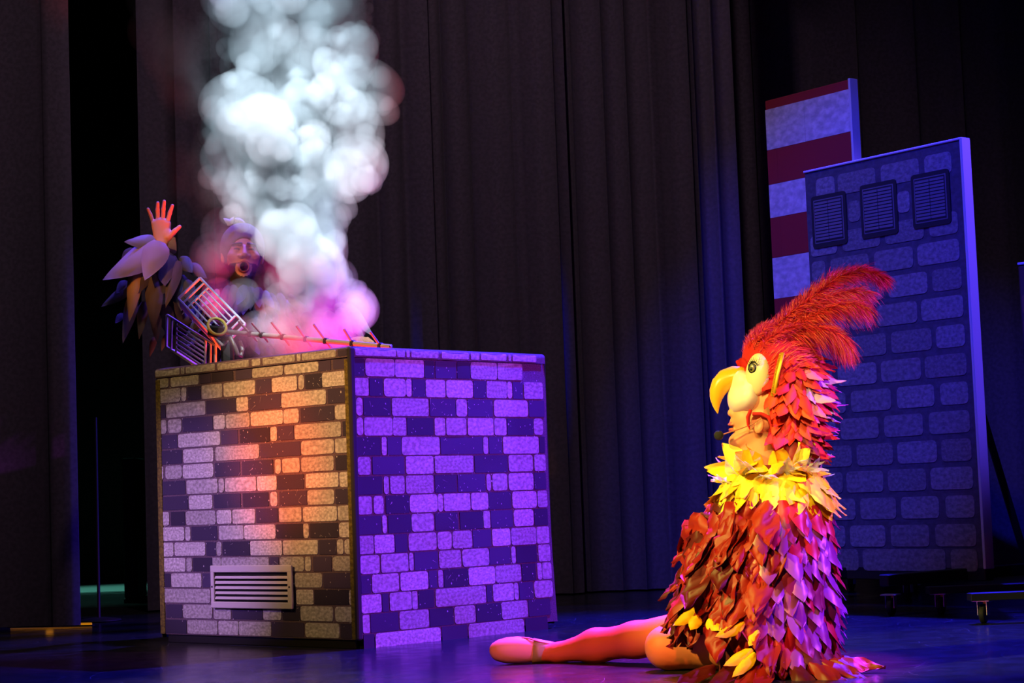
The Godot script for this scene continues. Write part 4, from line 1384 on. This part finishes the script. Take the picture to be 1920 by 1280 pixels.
		for k in 160:
			var q := rng.randf()
			var p := (p0.lerp(pm, q * 2.0) if q < 0.5 else pm.lerp(p1, q * 2.0 - 1.0)) + Vector3(rng.randf_range(-0.008, 0.008), 0, (0.004 + rng.randf_range(0, 0.002)) * s)
			mb.ball(Transform3D(Basis.IDENTITY, p), Vector3.ONE * rng.randf_range(0.0009, 0.0018), 5, 3)
		tag(put(mb.mesh(), "glitter_beads", M.gold_glitter, gs), "", "", "", "stuff")
	# red brow tuft over the beak
	for k in 7:
		var z := (k - 3) * 12.0
		put(petal_mesh(0.036, 0.022, 0.2, 0.1, 0.05, k), "brow_tuft", M.hood_felt, mask, petal_at(D(1400, 688, z), Vector3(-0.8, 0.75, 0.0), Vector3(-0.3, 0.3, signf(z) + 0.01)))

func make_hood_feathers(root: Node3D) -> void:
	var hood := Node3D.new()
	hood.name = "feather_hood"
	root.add_child(hood)
	hood.global_position = D(1490, 760)
	tag(hood, "layered orange, red and pink cloth feathers round the back of the head")
	var ms := []
	for k in 5: ms.append(petal_mesh(0.074, 0.044, 0.25, [0.12, 0.22, -0.06, 0.3, 0.05][k], 0.10, 60 + k))
	var front := [fabric("feather_orange", Color(0.90, 0.26, 0.10)), fabric("feather_red", Color(0.82, 0.12, 0.08)), fabric("feather_scarlet", Color(0.88, 0.18, 0.07))]
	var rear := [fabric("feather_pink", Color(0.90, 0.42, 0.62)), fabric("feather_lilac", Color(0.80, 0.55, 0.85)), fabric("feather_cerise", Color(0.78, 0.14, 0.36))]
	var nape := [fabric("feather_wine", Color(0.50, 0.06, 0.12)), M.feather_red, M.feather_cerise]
	var c := D(1478, 745)
	var r := Vector3(66, 105, 66) * DS
	for row in 13:
		var v := lerpf(0.80, -1.0, row / 12.0)                     # up to down
		var y := r.y * v
		var rr := sqrt(maxf(0.12, 1.0 - v * v * 0.72)) * (1.0 if v > -0.2 else 0.80)
		var n := 20 - (3 if row < 2 else 0)
		for k in n:
			var a := deg_to_rad(-128.0 + 256.0 * (k + 0.5 * (row % 2) + rng.randf_range(-0.2, 0.2)) / n)      # 0 = straight back (+x)
			var out := Vector3(cos(a), 0.15 + 0.3 * v, sin(a)).normalized()
			var p := c + Vector3(cos(a) * r.x * rr * 0.94, y, sin(a) * r.z * rr * 0.94)
			var backness := cos(a)
			if backness < -0.25 and v > 0.45: continue
			if backness < -0.1 and v < -0.62: continue
			var dir := (Vector3(0.35 * backness, -0.85, 0) + out * rng.randf_range(0.15, 0.5) + Vector3(0.35, 0, 0) * clampf(backness, 0, 1) + Vector3(-0.4, 0, 0) * clampf(-backness + 0.2, 0, 1)).normalized()
			dir = (dir + Vector3(rng.randf_range(-0.25, 0.25), rng.randf_range(-0.2, 0.2), rng.randf_range(-0.25, 0.25))).normalized()
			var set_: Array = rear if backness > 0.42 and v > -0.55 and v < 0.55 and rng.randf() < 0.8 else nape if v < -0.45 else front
			var s := rng.randf_range(0.8, 1.2)
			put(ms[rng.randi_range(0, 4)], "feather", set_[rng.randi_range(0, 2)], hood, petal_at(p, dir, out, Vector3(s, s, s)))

func make_ruff(root: Node3D) -> void:
	var ruff := Node3D.new()
	ruff.name = "yellow_ruff"
	root.add_child(ruff)
	ruff.global_position = D(1447, 910)
	tag(ruff, "ruff of bright yellow cloth petals")
	var ms := []
	for k in 5: ms.append(petal_mesh(0.105, 0.076, 0.22, [0.25, 0.1, 0.4, -0.1, 0.3][k], 0.12, 80 + k))
	var ye := [fabric("petal_yellow", Color(0.97, 0.83, 0.10)), fabric("petal_gold", Color(0.96, 0.75, 0.08)), fabric("petal_lemon", Color(0.96, 0.90, 0.30))]
	var tul := mat("tulle_white", Color(0.9, 0.92, 0.85, 0.35), 0.8)
	tul.transparency = BaseMaterial3D.TRANSPARENCY_ALPHA
	var c := D(1446, 0.0)
	var rows := [[882, 52, 0.5, 0.5], [870, 60, 0.55, -0.45], [876, 72, 0.42, -0.8], [888, 86, 0.32, -1.0], [902, 97, 0.25, -1.0], [918, 103, 0.2, -1.0]]
	for ri in rows.size():
		var q = rows[ri]
		var n := 18 + ri * 2
		for k in n:
			var a := TAU * (k + 0.5 * (ri % 2) + rng.randf_range(-0.25, 0.25)) / n
			var out := Vector3(cos(a), 0, sin(a))
			var p := D(1447 + 2 * ri * 0.5, q[0]) + Vector3(cos(a) * q[1] * 0.95, 0, sin(a) * q[1] * 0.8) * DS
			var dir: Vector3 = (out * q[2] + Vector3.UP * q[3] + out.cross(Vector3.UP) * rng.randf_range(-0.6, 0.6) + Vector3.UP * rng.randf_range(-0.15, 0.3)).normalized()
			var up := (Vector3.UP * 0.45 + out * 1.2 + Vector3(rng.randf_range(-0.45, 0.45), 0, rng.randf_range(-0.45, 0.45))).normalized()
			var s := rng.randf_range(0.8, 1.1)
			var m: Material = ye[rng.randi_range(0, 2)]
			put(ms[rng.randi_range(0, 4)], "petal", m, ruff, petal_at(p, dir, up, Vector3(s, s, s)))
	for k in 26:
		var a := TAU * (k + rng.randf_range(-0.4, 0.4)) / 26.0
		var out := Vector3(cos(a), 0, sin(a))
		var p := D(1447, 880 + rng.randf_range(-8, 30)) + out * 76 * DS
		put(ms[rng.randi_range(0, 4)], "tulle_petal", tul, ruff, petal_at(p, out + Vector3.UP * rng.randf_range(-0.4, 0.7), Vector3.UP, Vector3(0.8, 0.6, 0.8)))

func make_cape(root: Node3D) -> void:
	var prof := [[870, 1442, 60, 60], [910, 1444, 92, 84], [950, 1438, 104, 96], [1000, 1430, 118, 100], [1050, 1422, 130, 102], [1100, 1420, 133, 104], [1150, 1424, 128, 104], [1190, 1440, 108, 100], [1230, 1452, 108, 100], [1262, 1458, 118, 104]]
	var ring := func(y: float, a: float, k: float) -> Vector3:
		var i := 0
		while i < prof.size() - 2 and prof[i + 1][0] < y: i += 1
		var q := clampf(inverse_lerp(prof[i][0], prof[i + 1][0], y), 0.0, 1.0)
		var cx := lerpf(prof[i][1], prof[i + 1][1], q)
		var hw := lerpf(prof[i][2], prof[i + 1][2], q)
		var hd := lerpf(prof[i][3], prof[i + 1][3], q)
		var c := D(cx, y)
		return c + Vector3(cos(a) * hw, 0, sin(a) * hd) * DS * k
	var lo := gnd(1450, 1262).y
	var cape := Node3D.new()
	cape.name = "feather_cape"
	root.add_child(cape)
	cape.global_position = D(1440, 1050)
	tag(cape, "cape of layered red and violet cloth feathers")
	var skirt := Node3D.new()
	skirt.name = "feather_skirt"
	root.add_child(skirt)
	skirt.global_position = D(1440, 1200)
	tag(skirt, "skirt of red and yellow cloth feathers spread on the floor")
	var mb := MB.new()
	mb.grid(40, 24, func(u, v):
		var p: Vector3 = ring.call(lerpf(872, 1258, v), TAU * u, 0.93)
		return Vector3(p.x, maxf(p.y, 0.004), p.z))
	put(mb.mesh(), "lining", mat("cape_lining", Color(0.35, 0.04, 0.06), 0.9), cape)
	var neat := []
	var rag := []
	for k in 5:
		neat.append(petal_mesh(0.105, 0.078, 0.22, [0.05, 0.12, 0.2, 0.0, 0.15][k], 0.06, 100 + k))
		rag.append(petal_mesh(0.155, 0.085, 0.15, [0.1, -0.06, 0.2, 0.05, 0.3][k], 0.32, 120 + k, 1.15, 5, 9))
	var red := [fabric("cape_red", Color(0.56, 0.07, 0.05), 0.5), fabric("cape_orange", Color(0.62, 0.14, 0.06), 0.55), fabric("cape_deep_red", Color(0.34, 0.03, 0.04), 0.5), fabric("cape_scarlet", Color(0.55, 0.09, 0.05), 0.5)]
	var vio := [fabric("cape_cerise", Color(0.72, 0.10, 0.24), 0.4), fabric("cape_purple", Color(0.55, 0.24, 0.62), 0.35), fabric("cape_plum", Color(0.50, 0.10, 0.34), 0.4), fabric("cape_violet", Color(0.60, 0.32, 0.72), 0.35)]
	var odd: Array = [fabric("cape_bronze", Color(0.55, 0.36, 0.20), 0.45)]
	for row in 19:
		var y := lerpf(938, 1236, row / 18.0)
		var low := row >= 12
		var n := 22
		for k in n:
			var a := TAU * (k + 0.5 * (row % 2) + rng.randf_range(-0.2, 0.2)) / n
			var p: Vector3 = ring.call(y - (20 if row > 16 else 0), a, 1.0)
			var out := Vector3(cos(a), 0.0, sin(a))
			# angle -90..: +z faces the camera, +x is her back
			var rear := out.x * 0.8 + 0.35 * out.z > 0.30 + rng.randf_range(-0.15, 0.15)
			if low and out.x < -0.25 and out.z > -0.7 and y > 1130 and y < 1245: continue      # the thighs come out here
			var fl := 0.28 if row < 14 else 0.5
			var dir := (Vector3.DOWN + out * rng.randf_range(0.12, fl) + Vector3(rng.randf_range(-0.28, 0.28), 0, rng.randf_range(-0.28, 0.28)) * (0.5 if rear else 1.0)).normalized()
			var s := rng.randf_range(0.85, 1.2)
			var m: Material
			if rear: m = vio[rng.randi_range(0, 3)] if row < 15 or rng.randf() < 0.3 else red[rng.randi_range(0, 3)]
			else: m = red[rng.randi_range(0, 3)] if rng.randf() > 0.03 else odd[0]
			var t := petal_at(p + out * 0.004, dir, out + Vector3(rng.randf_range(-0.3, 0.3), rng.randf_range(-0.2, 0.2), rng.randf_range(-0.3, 0.3)), Vector3(s, s, s))
			var lng := (0.105 if rear else 0.155) * s
			var fall := -dir.y * lng
			if p.y - fall < 0.006:                                  # ends on the floor
				var k2 := clampf((p.y - 0.006) / maxf(fall, 0.001), 0.3, 1.0)
				t = petal_at(p + out * 0.004, (dir + out * 0.25 * (1.0 - k2)).normalized(), out + Vector3.UP * 0.3, Vector3(s, s * minf(k2 * 1.08, 1.0), s))
			put(neat[rng.randi_range(0, 4)] if rear else rag[rng.randi_range(0, 4)], "feather", m, skirt if low else cape, t)
	# bulge of feathers over her folded arms, in front
	for k in 60:
		var x := rng.randf_range(1286, 1372)
		var y := rng.randf_range(958, 1052) + maxf(0.0, 1310 - x) * 0.5
		var p := D(x, y, rng.randf_range(-60, 88) * (0.5 + 0.5 * (x - 1280) / 90.0))
		var out := Vector3(-0.6, 0.1, clampf((p.z - DZ) / 0.12, -1, 1))
		put(rag[rng.randi_range(0, 4)], "feather", red[rng.randi_range(0, 3)], cape, petal_at(p, Vector3(rng.randf_range(-0.22, 0.12), -1, rng.randf_range(-0.2, 0.3)), out, Vector3(1.15, rng.randf_range(0.8, 1.1), 1.0)))
	# yellow feathers at the thigh
	var yl := petal_mesh(0.11, 0.05, 0.35, 0.25, 0.15, 140, 1.1)
	for q in [[1304, 1134, 70, -28, 22], [1300, 1148, 84, -6, 14], [1318, 1154, 96, 8, 10], [1380, 1158, 128, -46, 26], [1394, 1206, 132, -62, 40], [1398, 1212, 136, -30, 34], [1405, 1172, 126, -20, 40]]:
		put(yl, "yellow_feather", M.petal_yellow if q[0] % 4 else M.petal_gold, skirt, petal_at(D(q[0], q[1], q[2]), Vector3(q[3], -q[4], 4), Vector3(-0.2, 0.6, 1), Vector3(0.9, 0.9 if q[3] < -20 else 0.5, 0.9)))
	# feathers that trail on the floor
	for q in [[1330, 1246, 95, -34, 16], [1370, 1250, 118, -30, 22], [1420, 1250, 125, -8, 24], [1470, 1252, 118, 10, 20], [1520, 1250, 105, 40, 14], [1540, 1246, 80, 64, 12], [1556, 1240, 40, 70, 14], [1500, 1254, 120, 24, 16], [1400, 1258, 130, -16, 12]]:
		var p := D(q[0], q[1], q[2])
		p.y = maxf(p.y, 0.045)
		put(rag[absi(q[3]) % 5], "trailing_feather", red[absi(q[0]) % 4], skirt, petal_at(p, Vector3(q[3], -18, q[4] * 1.2), Vector3(0, 1, 0.8), Vector3(0.75, 1.0, 0.6)))

# ---------------------------------------------------------------- the man behind the chimney
const AZ := -8.8
const AS := 0.002472
func A(x: float, y: float, dz := 0.0) -> Vector3:
	return atz(x, y, AZ) + Vector3(0, 0, dz * AS)

func make_actor() -> void:
	var skin := Color(0.80, 0.55, 0.42).srgb_to_linear()
	var dark := Color(0.16, 0.15, 0.18).srgb_to_linear()
	var beard := Color(0.22, 0.14, 0.11).srgb_to_linear()
	var lipc := Color(0.60, 0.30, 0.27).srgb_to_linear()
	var mouth := Color(0.10, 0.03, 0.03).srgb_to_linear()
	var sm := mat("actor_skin", Color.WHITE, 0.6)
	sm.vertex_color_use_as_albedo = true
	var foot := Vector3(A(470, 600).x, 0, AZ - 0.02)
	var root := thing("person", "bearded man in grey felt feather costume raising one hand behind the chimney", "person", foot)
	var nb := A(464, 552)
	var chest := A(475, 640)
	var hip := Vector3(foot.x, 0.96, AZ)
	var shl := A(395, 585)
	var ell := A(338, 612, 10)
	var wrl := A(315, 470, 40)
	var shr := A(552, 590)
	var elr := A(618, 655, 20)
	var wrr := A(668, 640, 60)
	var fd := Field.new(Vector3(-1.78, -0.01, AZ - 0.3), Vector3(-0.55, 1.72, AZ + 0.3), 0.0125)
	fd.cap(chest, hip, 0.15, 0.14, 0.06)
	fd.cap(chest, A(466, 590), 0.15, 0.11, 0.06)
	fd.cap(A(466, 590), nb, 0.10, 0.055, 0.05)
	fd.cap(A(466, 590), shl, 0.10, 0.065, 0.05)
	fd.cap(A(466, 590), shr, 0.10, 0.065, 0.05)
	fd.cap(shl, ell, 0.058, 0.045, 0.03)
	fd.cap(ell, wrl, 0.044, 0.027, 0.02)
	fd.cap(shr, elr, 0.058, 0.045, 0.03)
	fd.cap(elr, wrr, 0.044, 0.027, 0.02)
	for s in [-1.0, 1.0]:
		var h := hip + Vector3(0.09 * s, -0.02, 0)
		var k := Vector3(hip.x + 0.10 * s, 0.50, AZ + 0.02)
		var a := Vector3(hip.x + 0.11 * s, 0.08, AZ - 0.02)
		fd.cap(h, k, 0.09, 0.06, 0.03)
		fd.cap(k, a, 0.058, 0.04, 0.03)
		fd.cap(a + Vector3(0, -0.04, 0), a + Vector3(0.02 * s, -0.045, 0.16), 0.038, 0.034, 0.02)
	var mb := MB.new()
	fd.build(mb, func(_p: Vector3) -> Color: return dark)
	# head, turned a little aside, mouth open
	var hc := A(455, 478)
	const HS := 1.12
	var hb := Basis(Vector3.UP, 0.22) * Basis(Vector3.RIGHT, -0.10) * Basis(Vector3.BACK, -0.05)
	var fh := Field.new(hc - Vector3(0.16, 0.25, 0.17), hc + Vector3(0.16, 0.17, 0.17), 0.0044)
	var H := func(x: float, y: float, z: float) -> Vector3: return hc + hb * Vector3(x, y, z) * HS    # metres, face along +z
	fh.ell(H.call(0, 0.025, -0.015), Vector3(0.077, 0.095, 0.095) * HS, 0.02, hb)
	fh.ell(H.call(0, -0.035, 0.022), Vector3(0.062, 0.085, 0.066) * HS, 0.02, hb)
	fh.ell(H.call(0, -0.105, 0.045), Vector3(0.032, 0.026, 0.032) * HS, 0.02, hb)
	fh.cap(H.call(0, 0.015, 0.088), H.call(0, -0.022, 0.108), 0.009, 0.013, 0.01)
	for s in [-1.0, 1.0]:
		fh.ell(H.call(0.016 * s, -0.026, 0.094), Vector3(0.011, 0.009, 0.012) * HS, 0.006, hb)
		fh.ell(H.call(0.030 * s, 0.006, 0.092), Vector3(0.018, 0.011, 0.016) * HS, 0.010, hb, true)
		fh.ell(H.call(0.030 * s, 0.005, 0.075), Vector3(0.013, 0.012, 0.012) * HS, 0.003, hb)
		fh.cap(H.call(0.014 * s, 0.026, 0.092), H.call(0.048 * s, 0.026, 0.076), 0.008, 0.006, 0.008)
		fh.ell(H.call(0.045 * s, -0.02, 0.062), Vector3(0.022, 0.02, 0.022) * HS, 0.02, hb)
		fh.ell(H.call(0.080 * s, -0.005, -0.012), Vector3(0.010, 0.030, 0.018) * HS, 0.006, hb)
	fh.ell(H.call(0, -0.070, 0.084), Vector3(0.026, 0.024, 0.012) * HS, 0.008, hb)
	fh.ell(H.call(0, -0.070, 0.092), Vector3(0.015, 0.017, 0.030) * HS, 0.006, hb, true)
	fh.cap(H.call(0, -0.09, 0.0), H.call(0, -0.20, -0.02), 0.055, 0.06, 0.02)
	fh.build(mb, func(p: Vector3) -> Color:
		var q := hb.inverse() * (p - hc) / HS
		var m := Vector2(q.x / 0.018, (q.y + 0.070) / 0.020).length()
		if q.z > 0.045 and m < 0.95: return mouth
		if q.z > 0.045 and m < 1.35: return lipc
		if q.y < -0.052 and q.y > -0.15 and q.z > -0.01 and (m > 1.9 or (q.y > -0.056 and absf(q.x) < 0.034)): return beard
		if q.z > 0.06 and absf(q.y - 0.027) < 0.006 and absf(q.x) > 0.010 and absf(q.x) < 0.052: return beard
		if q.z > 0.06 and absf(q.y - 0.005) < 0.004 and absf(absf(q.x) - 0.030) < 0.012: return beard
		return skin)
	# the raised hand, palm to the audience
	var hz := 46.0
	var P := func(x: float, y: float, z := 0.0) -> Vector3: return A(x, y, hz + z)
	var f2 := Field.new(A(275, 488, hz - 26), A(360, 372, hz + 26), 0.0027)
	f2.cap(P.call(314, 486, -2), P.call(313, 468), 0.027, 0.025, 0.015)
	for q in [[298, 425, 305, 458], [306, 421, 310, 458], [315, 421, 315, 458], [323, 426, 319, 460]]:
		f2.cap(P.call(q[0], q[1]), P.call(q[2], q[3]), 0.0145, 0.0165, 0.014)
	f2.ell(P.call(325, 448, 3), Vector3(0.020, 0.028, 0.015), 0.012)
	for q in [[297, 426, 291, 409, 287, 399], [305, 420, 304, 401, 305, 388], [314, 419, 315, 399, 317, 385], [322, 424, 327, 406, 332, 393]]:
		var k: float = 0.0102 if q[0] > 299 else 0.0088
		f2.cap(P.call(q[0], q[1]), P.call(q[2], q[3], 1.0), k, k * 0.95, 0.004)
		f2.cap(P.call(q[2], q[3], 1.0), P.call(q[4], q[5], 3.0), k * 0.95, k * 0.78, 0.004)
	f2.cap(P.call(326, 452, 4), P.call(337, 440, 6), 0.015, 0.011, 0.006)
	f2.cap(P.call(337, 440, 6), P.call(346, 432, 5), 0.011, 0.0085, 0.004)
	f2.build(mb, func(_p: Vector3) -> Color: return skin)
	# the other hand rests on the chimney rim
	var f3 := Field.new(wrr - Vector3(0.06, 0.08, 0.06), wrr + Vector3(0.14, 0.06, 0.16), 0.004)
	f3.ell(wrr + Vector3(0.03, -0.01, 0.03), Vector3(0.04, 0.018, 0.042), 0.015)
	for k in 4: f3.cap(wrr + Vector3(0.02 + 0.016 * k, -0.008, 0.055), wrr + Vector3(0.03 + 0.022 * k, -0.03, 0.10 - 0.006 * absf(k - 1.5)), 0.0095, 0.008, 0.004)
	f3.cap(wrr + Vector3(0.0, -0.008, 0.03), wrr + Vector3(-0.03, -0.02, 0.07), 0.012, 0.009, 0.006)
	f3.build(mb, func(_p: Vector3) -> Color: return skin)
	put(mb.mesh(true), "body", sm, root)
	# felt hood with pale feathers on top
	var fc := Field.new(hc - Vector3(0.15, 0.14, 0.17), hc + Vector3(0.15, 0.2, 0.16), 0.006)
	fc.ell(H.call(0, 0.035, -0.028), Vector3(0.094, 0.108, 0.108) * HS, 0.02, hb)
	fc.ell(H.call(0, -0.045, 0.075), Vector3(0.068, 0.095, 0.08) * HS, 0.01, hb, true)
	mb = MB.new()
	fc.build(mb)
	var hood := put(mb.mesh(), "felt_hood", mat("hood_brown", Color(0.44, 0.36, 0.33), 0.9), root)
	var cols := {"g": fabric("felt_grey", Color(0.46, 0.43, 0.44), 0.9), "m": fabric("felt_mauve", Color(0.55, 0.48, 0.54), 0.9), "o": fabric("felt_ochre", Color(0.66, 0.50, 0.28), 0.9), "b": fabric("felt_brown", Color(0.30, 0.25, 0.23), 0.9), "d": fabric("felt_dark", Color(0.22, 0.21, 0.24), 0.9), "l": fabric("felt_olive", Color(0.40, 0.34, 0.22), 0.9), "c": fabric("felt_cream", Color(0.85, 0.80, 0.72), 0.9)}
	for k in cols: cols[k].rim = 0.15
	for q in [[431, 427, 8, -14, 12], [444, 414, 26, 6, 14], [440, 424, -10, -9, 10]]:
		put(petal_mesh(0.05, 0.032, 0.3, -0.3, 0.02, q[0]), "hood_feather", cols.c, hood, petal_at(A(q[0], q[1], 28), Vector3(q[2], -q[3], 3), Vector3(0, 0.6, 1)))
	# felt feathers: base x, y, tip x, y, width, colour, depth
	var sleeve := Node3D.new()
	sleeve.name = "feather_sleeve"
	root.add_child(sleeve)
	sleeve.global_position = A(300, 500, 40)
	tag(sleeve, "wide sleeve of layered grey, mauve and ochre felt feathers")
	var list := [
		[308, 464, 217, 545, 60, "m", 58, 0.30], [312, 462, 289, 537, 56, "m", 74, 0.05], [303, 457, 246, 468, 34, "g", 50, 0.25], [318, 472, 340, 452, 40, "g", 40, 0.1], [326, 470, 334, 470, 30, "g", 34, 0.0],
		[256, 470, 241, 512, 32, "b", 36, 0.1], [268, 508, 259, 612, 31, "o", 62, 0.05], [300, 520, 302, 628, 38, "b", 58, 0.05], [258, 556, 243, 650, 28, "l", 40, 0.08], [250, 540, 202, 584, 26, "d", 36, 0.15],
		[278, 570, 273, 642, 22, "l", 44, 0.05], [300, 590, 306, 648, 22, "b", 46, 0.05], [297, 635, 291, 674, 14, "o", 40, 0.0], [318, 630, 312, 662, 12, "o", 36, 0.0], [286, 505, 270, 560, 40, "b", 54, 0.05],
		[318, 480, 322, 545, 52, "b", 52, 0.05], [330, 495, 318, 560, 40, "d", 46, 0.05], [342, 495, 324, 585, 30, "b", 54, 0.05], [244, 530, 228, 556, 26, "d", 30, 0.1], [235, 590, 226, 612, 16, "d", 30, 0.1],
		[312, 575, 330, 640, 34, "d", 36, 0.05], [345, 520, 350, 590, 34, "d", 40, 0.05], [345, 488, 372, 520, 30, "d", 44, 0.1], [362, 500, 398, 530, 26, "d", 40, 0.1], [355, 530, 372, 580, 30, "d", 44, 0.05]]
	var n := 0
	for q in list:
		var p := A(q[0], q[1], q[6])
		var t := A(q[2], q[3], q[6] + 14.0)
		put(petal_mesh(p.distance_to(t), q[4] * AS, 0.22, q[7], 0.03, 300 + n, 0.85, 6, 9), "felt_feather", cols[q[5]], sleeve, petal_at(p, t - p, Vector3(0, 0.25, 1)))
		n += 1
	var s2 := Node3D.new()
	s2.name = "feather_sleeve"
	root.add_child(s2, true)
	s2.global_position = A(650, 600, 60)
	for q in [[618, 590, 640, 640, 30, "m", 60, 0.1], [640, 585, 668, 632, 30, "m", 66, 0.1], [655, 578, 706, 640, 26, "m", 60, 0.15], [632, 578, 672, 590, 24, "g", 50, 0.1], [600, 600, 612, 650, 30, "g", 56, 0.05], [660, 600, 690, 645, 20, "g", 64, 0.1], [580, 590, 590, 640, 30, "d", 50, 0.05]]:
		var p := A(q[0], q[1], q[6])
		var t := A(q[2], q[3], q[6] + 10.0)
		put(petal_mesh(p.distance_to(t), q[4] * AS, 0.22, q[7], 0.03, 300 + n, 0.85, 6, 9), "felt_feather", cols[q[5]], s2, petal_at(p, t - p, Vector3(0, 0.25, 1)))
		n += 1
	var chestf := Node3D.new()
	chestf.name = "feather_tunic"
	root.add_child(chestf)
	chestf.global_position = A(465, 610, 60)
	var small := []
	for k in 4: small.append(petal_mesh(0.12, 0.06, 0.25, [0.1, 0.25, 0.0, 0.3][k], 0.08, 340 + k, 0.9))
	for row in 7:
		for k in 13:
			var x := lerpf(380, 560, (k + 0.5 * (row % 2)) / 13.0) + rng.randf_range(-5, 5)
			var y := 540 + row * 17 + absf(x - 465) * 0.22 + rng.randf_range(-5, 5)
			var e := (x - 465) / 100.0
			put(small[rng.randi_range(0, 3)], "felt_feather", cols[["d", "d", "b", "g"][rng.randi_range(0, 3)]], chestf, petal_at(A(x, y, 62 * sqrt(maxf(0.1, 1.0 - e * e)) + 4), Vector3(e * 0.6 + rng.randf_range(-0.3, 0.3), -1, 0.35), Vector3(e, 0.3, 1)))

# ---------------------------------------------------------------- roof aerial lying across the chimney
func make_aerial() -> void:
	var al := mat("aluminium", Color(0.62, 0.60, 0.57), 0.35, 0.25)
	mat("aerial_grey", Color(0.70, 0.66, 0.68), 0.5, 0.0)
	mat("cable_yellow", Color(0.75, 0.66, 0.25), 0.5)
	var p1 := gnd(733, 650, BTOP + 0.026)
	var p0 := atz(392, 619, -8.16)
	var root := thing("television_aerial", "metal television aerial with rods and slotted reflector lying across the chimney top", "aerial", (p0 + p1) * 0.5)
	var mb := MB.new()
	mb.tube([p0, p1], [0.0105, 0.0105], 14)
	put(mb.mesh(), "boom", al, root)
	var bx := (p1 - p0).normalized()
	var along := func(x: float) -> Vector3:      # point of the boom under pixel column x
		var lo := 0.0
		var hi := 1.0
		for k in 20:
			var m := (lo + hi) * 0.5
			var c := cam_basis.inverse() * (p0.lerp(p1, m) - CAM)
			if 960.0 + FPX * c.x / -c.z < x: lo = m
			else: hi = m
		return p0.lerp(p1, lo)
	for q in [[470, 447, 602], [492, 472, 605], [531, 509, 604], [574, 556, 611], [611, 588, 608], [661, 645, 617], [713, 694, 622]]:
		var b: Vector3 = along.call(q[0])
		var t := atz(q[1], q[2], b.z + 0.035)
		var d := t - b
		mb = MB.new()
		mb.tube([b - d * (0.55 if q[0] < 640 else 0.1), t], [0.0052, 0.0052], 8)
		put(mb.mesh(), "director_rod", al, root)
		mb = MB.new()
		mb.box(looking(b, bx), Vector3(0.026, 0.018, 0.026), 0.004)
		put(mb.mesh(), "rod_clip", M.frame_black, root)
	# folded dipole: a yellow loop, and its junction box
	mb = MB.new()
	var lp := []
	var lr := []
	for k in 25:
		var a := TAU * k / 24.0
		lp.append(atz(407 + 17 * cos(a), 612 + 15 * sin(a) + 3 * cos(a), -8.10 + 0.05 * sin(a)))
		lr.append(0.0065)
	mb.tube(lp, lr, 8)
	put(mb.mesh(), "dipole_loop", M.cable_yellow, root)
	mb = MB.new()
	mb.box(looking(atz(412, 622, -8.14), bx), Vector3(0.06, 0.10, 0.05), 0.008)
	put(mb.mesh(), "junction_box", M.frame_black, root)
	mb = MB.new()
	mb.tube([atz(432, 632, -8.08), atz(440, 648, -8.06), atz(446, 664, -8.06), atz(452, 668, -8.06), atz(455, 655, -8.08), atz(450, 640, -8.1)], [0.009, 0.009, 0.0085, 0.0085, 0.0085, 0.008], 8)
	put(mb.mesh(), "clamp_hook", al, root)
	mb = MB.new()
	bar(mb, atz(425, 625, -8.16), atz(428, 690, -8.10), 0.07, 0.05, Vector3.RIGHT, 0.01)
	put(mb.mesh(), "mast_clamp", M.frame_black, root)
	# two slotted reflector panels, hinged at the boom
	reflector(root, atz(375, 521, -8.34), atz(334, 560, -8.28), atz(460, 608, -8.16), 10, 6)
	reflector(root, atz(313, 590, -8.36), atz(312, 650, -8.33), atz(404, 648, -8.18), 10, 7)

func reflector(root: Node3D, a: Vector3, b: Vector3, c: Vector3, _n: int, bars: int) -> void:
	# frame with corners a, b and long side a -> c; short bars at both ends, long bars between
	var r := Node3D.new()
	r.name = "reflector_panel"
	root.add_child(r, true)
	r.global_position = a
	var u := b - a
	var w := c - a
	var nn := u.cross(w).normalized()
	var g := func(x: float, y: float) -> Vector3: return a + u * x + w * y
	var mb := MB.new()
	for e in [[0, 0, 1, 0], [0, 1, 1, 1], [0, 0, 0, 1], [1, 0, 1, 1]]:
		bar(mb, g.call(e[0], e[1]), g.call(e[2], e[3]), 0.010, 0.012, nn)
	put(mb.mesh(), "rim", M.aerial_grey, r)
	for y in [0.10, 0.20, 0.80, 0.90]:
		mb = MB.new()
		bar(mb, g.call(0, y), g.call(1, y), 0.009, 0.007, nn)
		put(mb.mesh(), "cross_bar", M.aerial_grey, r)
	for k in range(1, bars):
		mb = MB.new()
		bar(mb, g.call(float(k) / bars, 0.20), g.call(float(k) / bars, 0.80), 0.007, 0.007, nn)
		put(mb.mesh(), "long_bar", M.aerial_grey, r)
	# solid flange along the edge next to the boom
	mb = MB.new()
	var dn := nn * 0.06 if nn.y < 0 else -nn * 0.06
	mb.face([g.call(1, 0), g.call(1, 1), g.call(1, 1) + dn, g.call(1, 0) + dn])
	mb.face([g.call(1, 0) + dn * 1.0, g.call(1, 1) + dn, g.call(1, 1) + dn + u.normalized() * 0.003, g.call(1, 0) + dn + u.normalized() * 0.003])
	mb.face([g.call(1, 0) + u.normalized() * 0.003, g.call(1, 0) + dn + u.normalized() * 0.003, g.call(1, 1) + dn + u.normalized() * 0.003, g.call(1, 1) + u.normalized() * 0.003])
	put(mb.mesh(), "flange", M.aerial_grey, r)
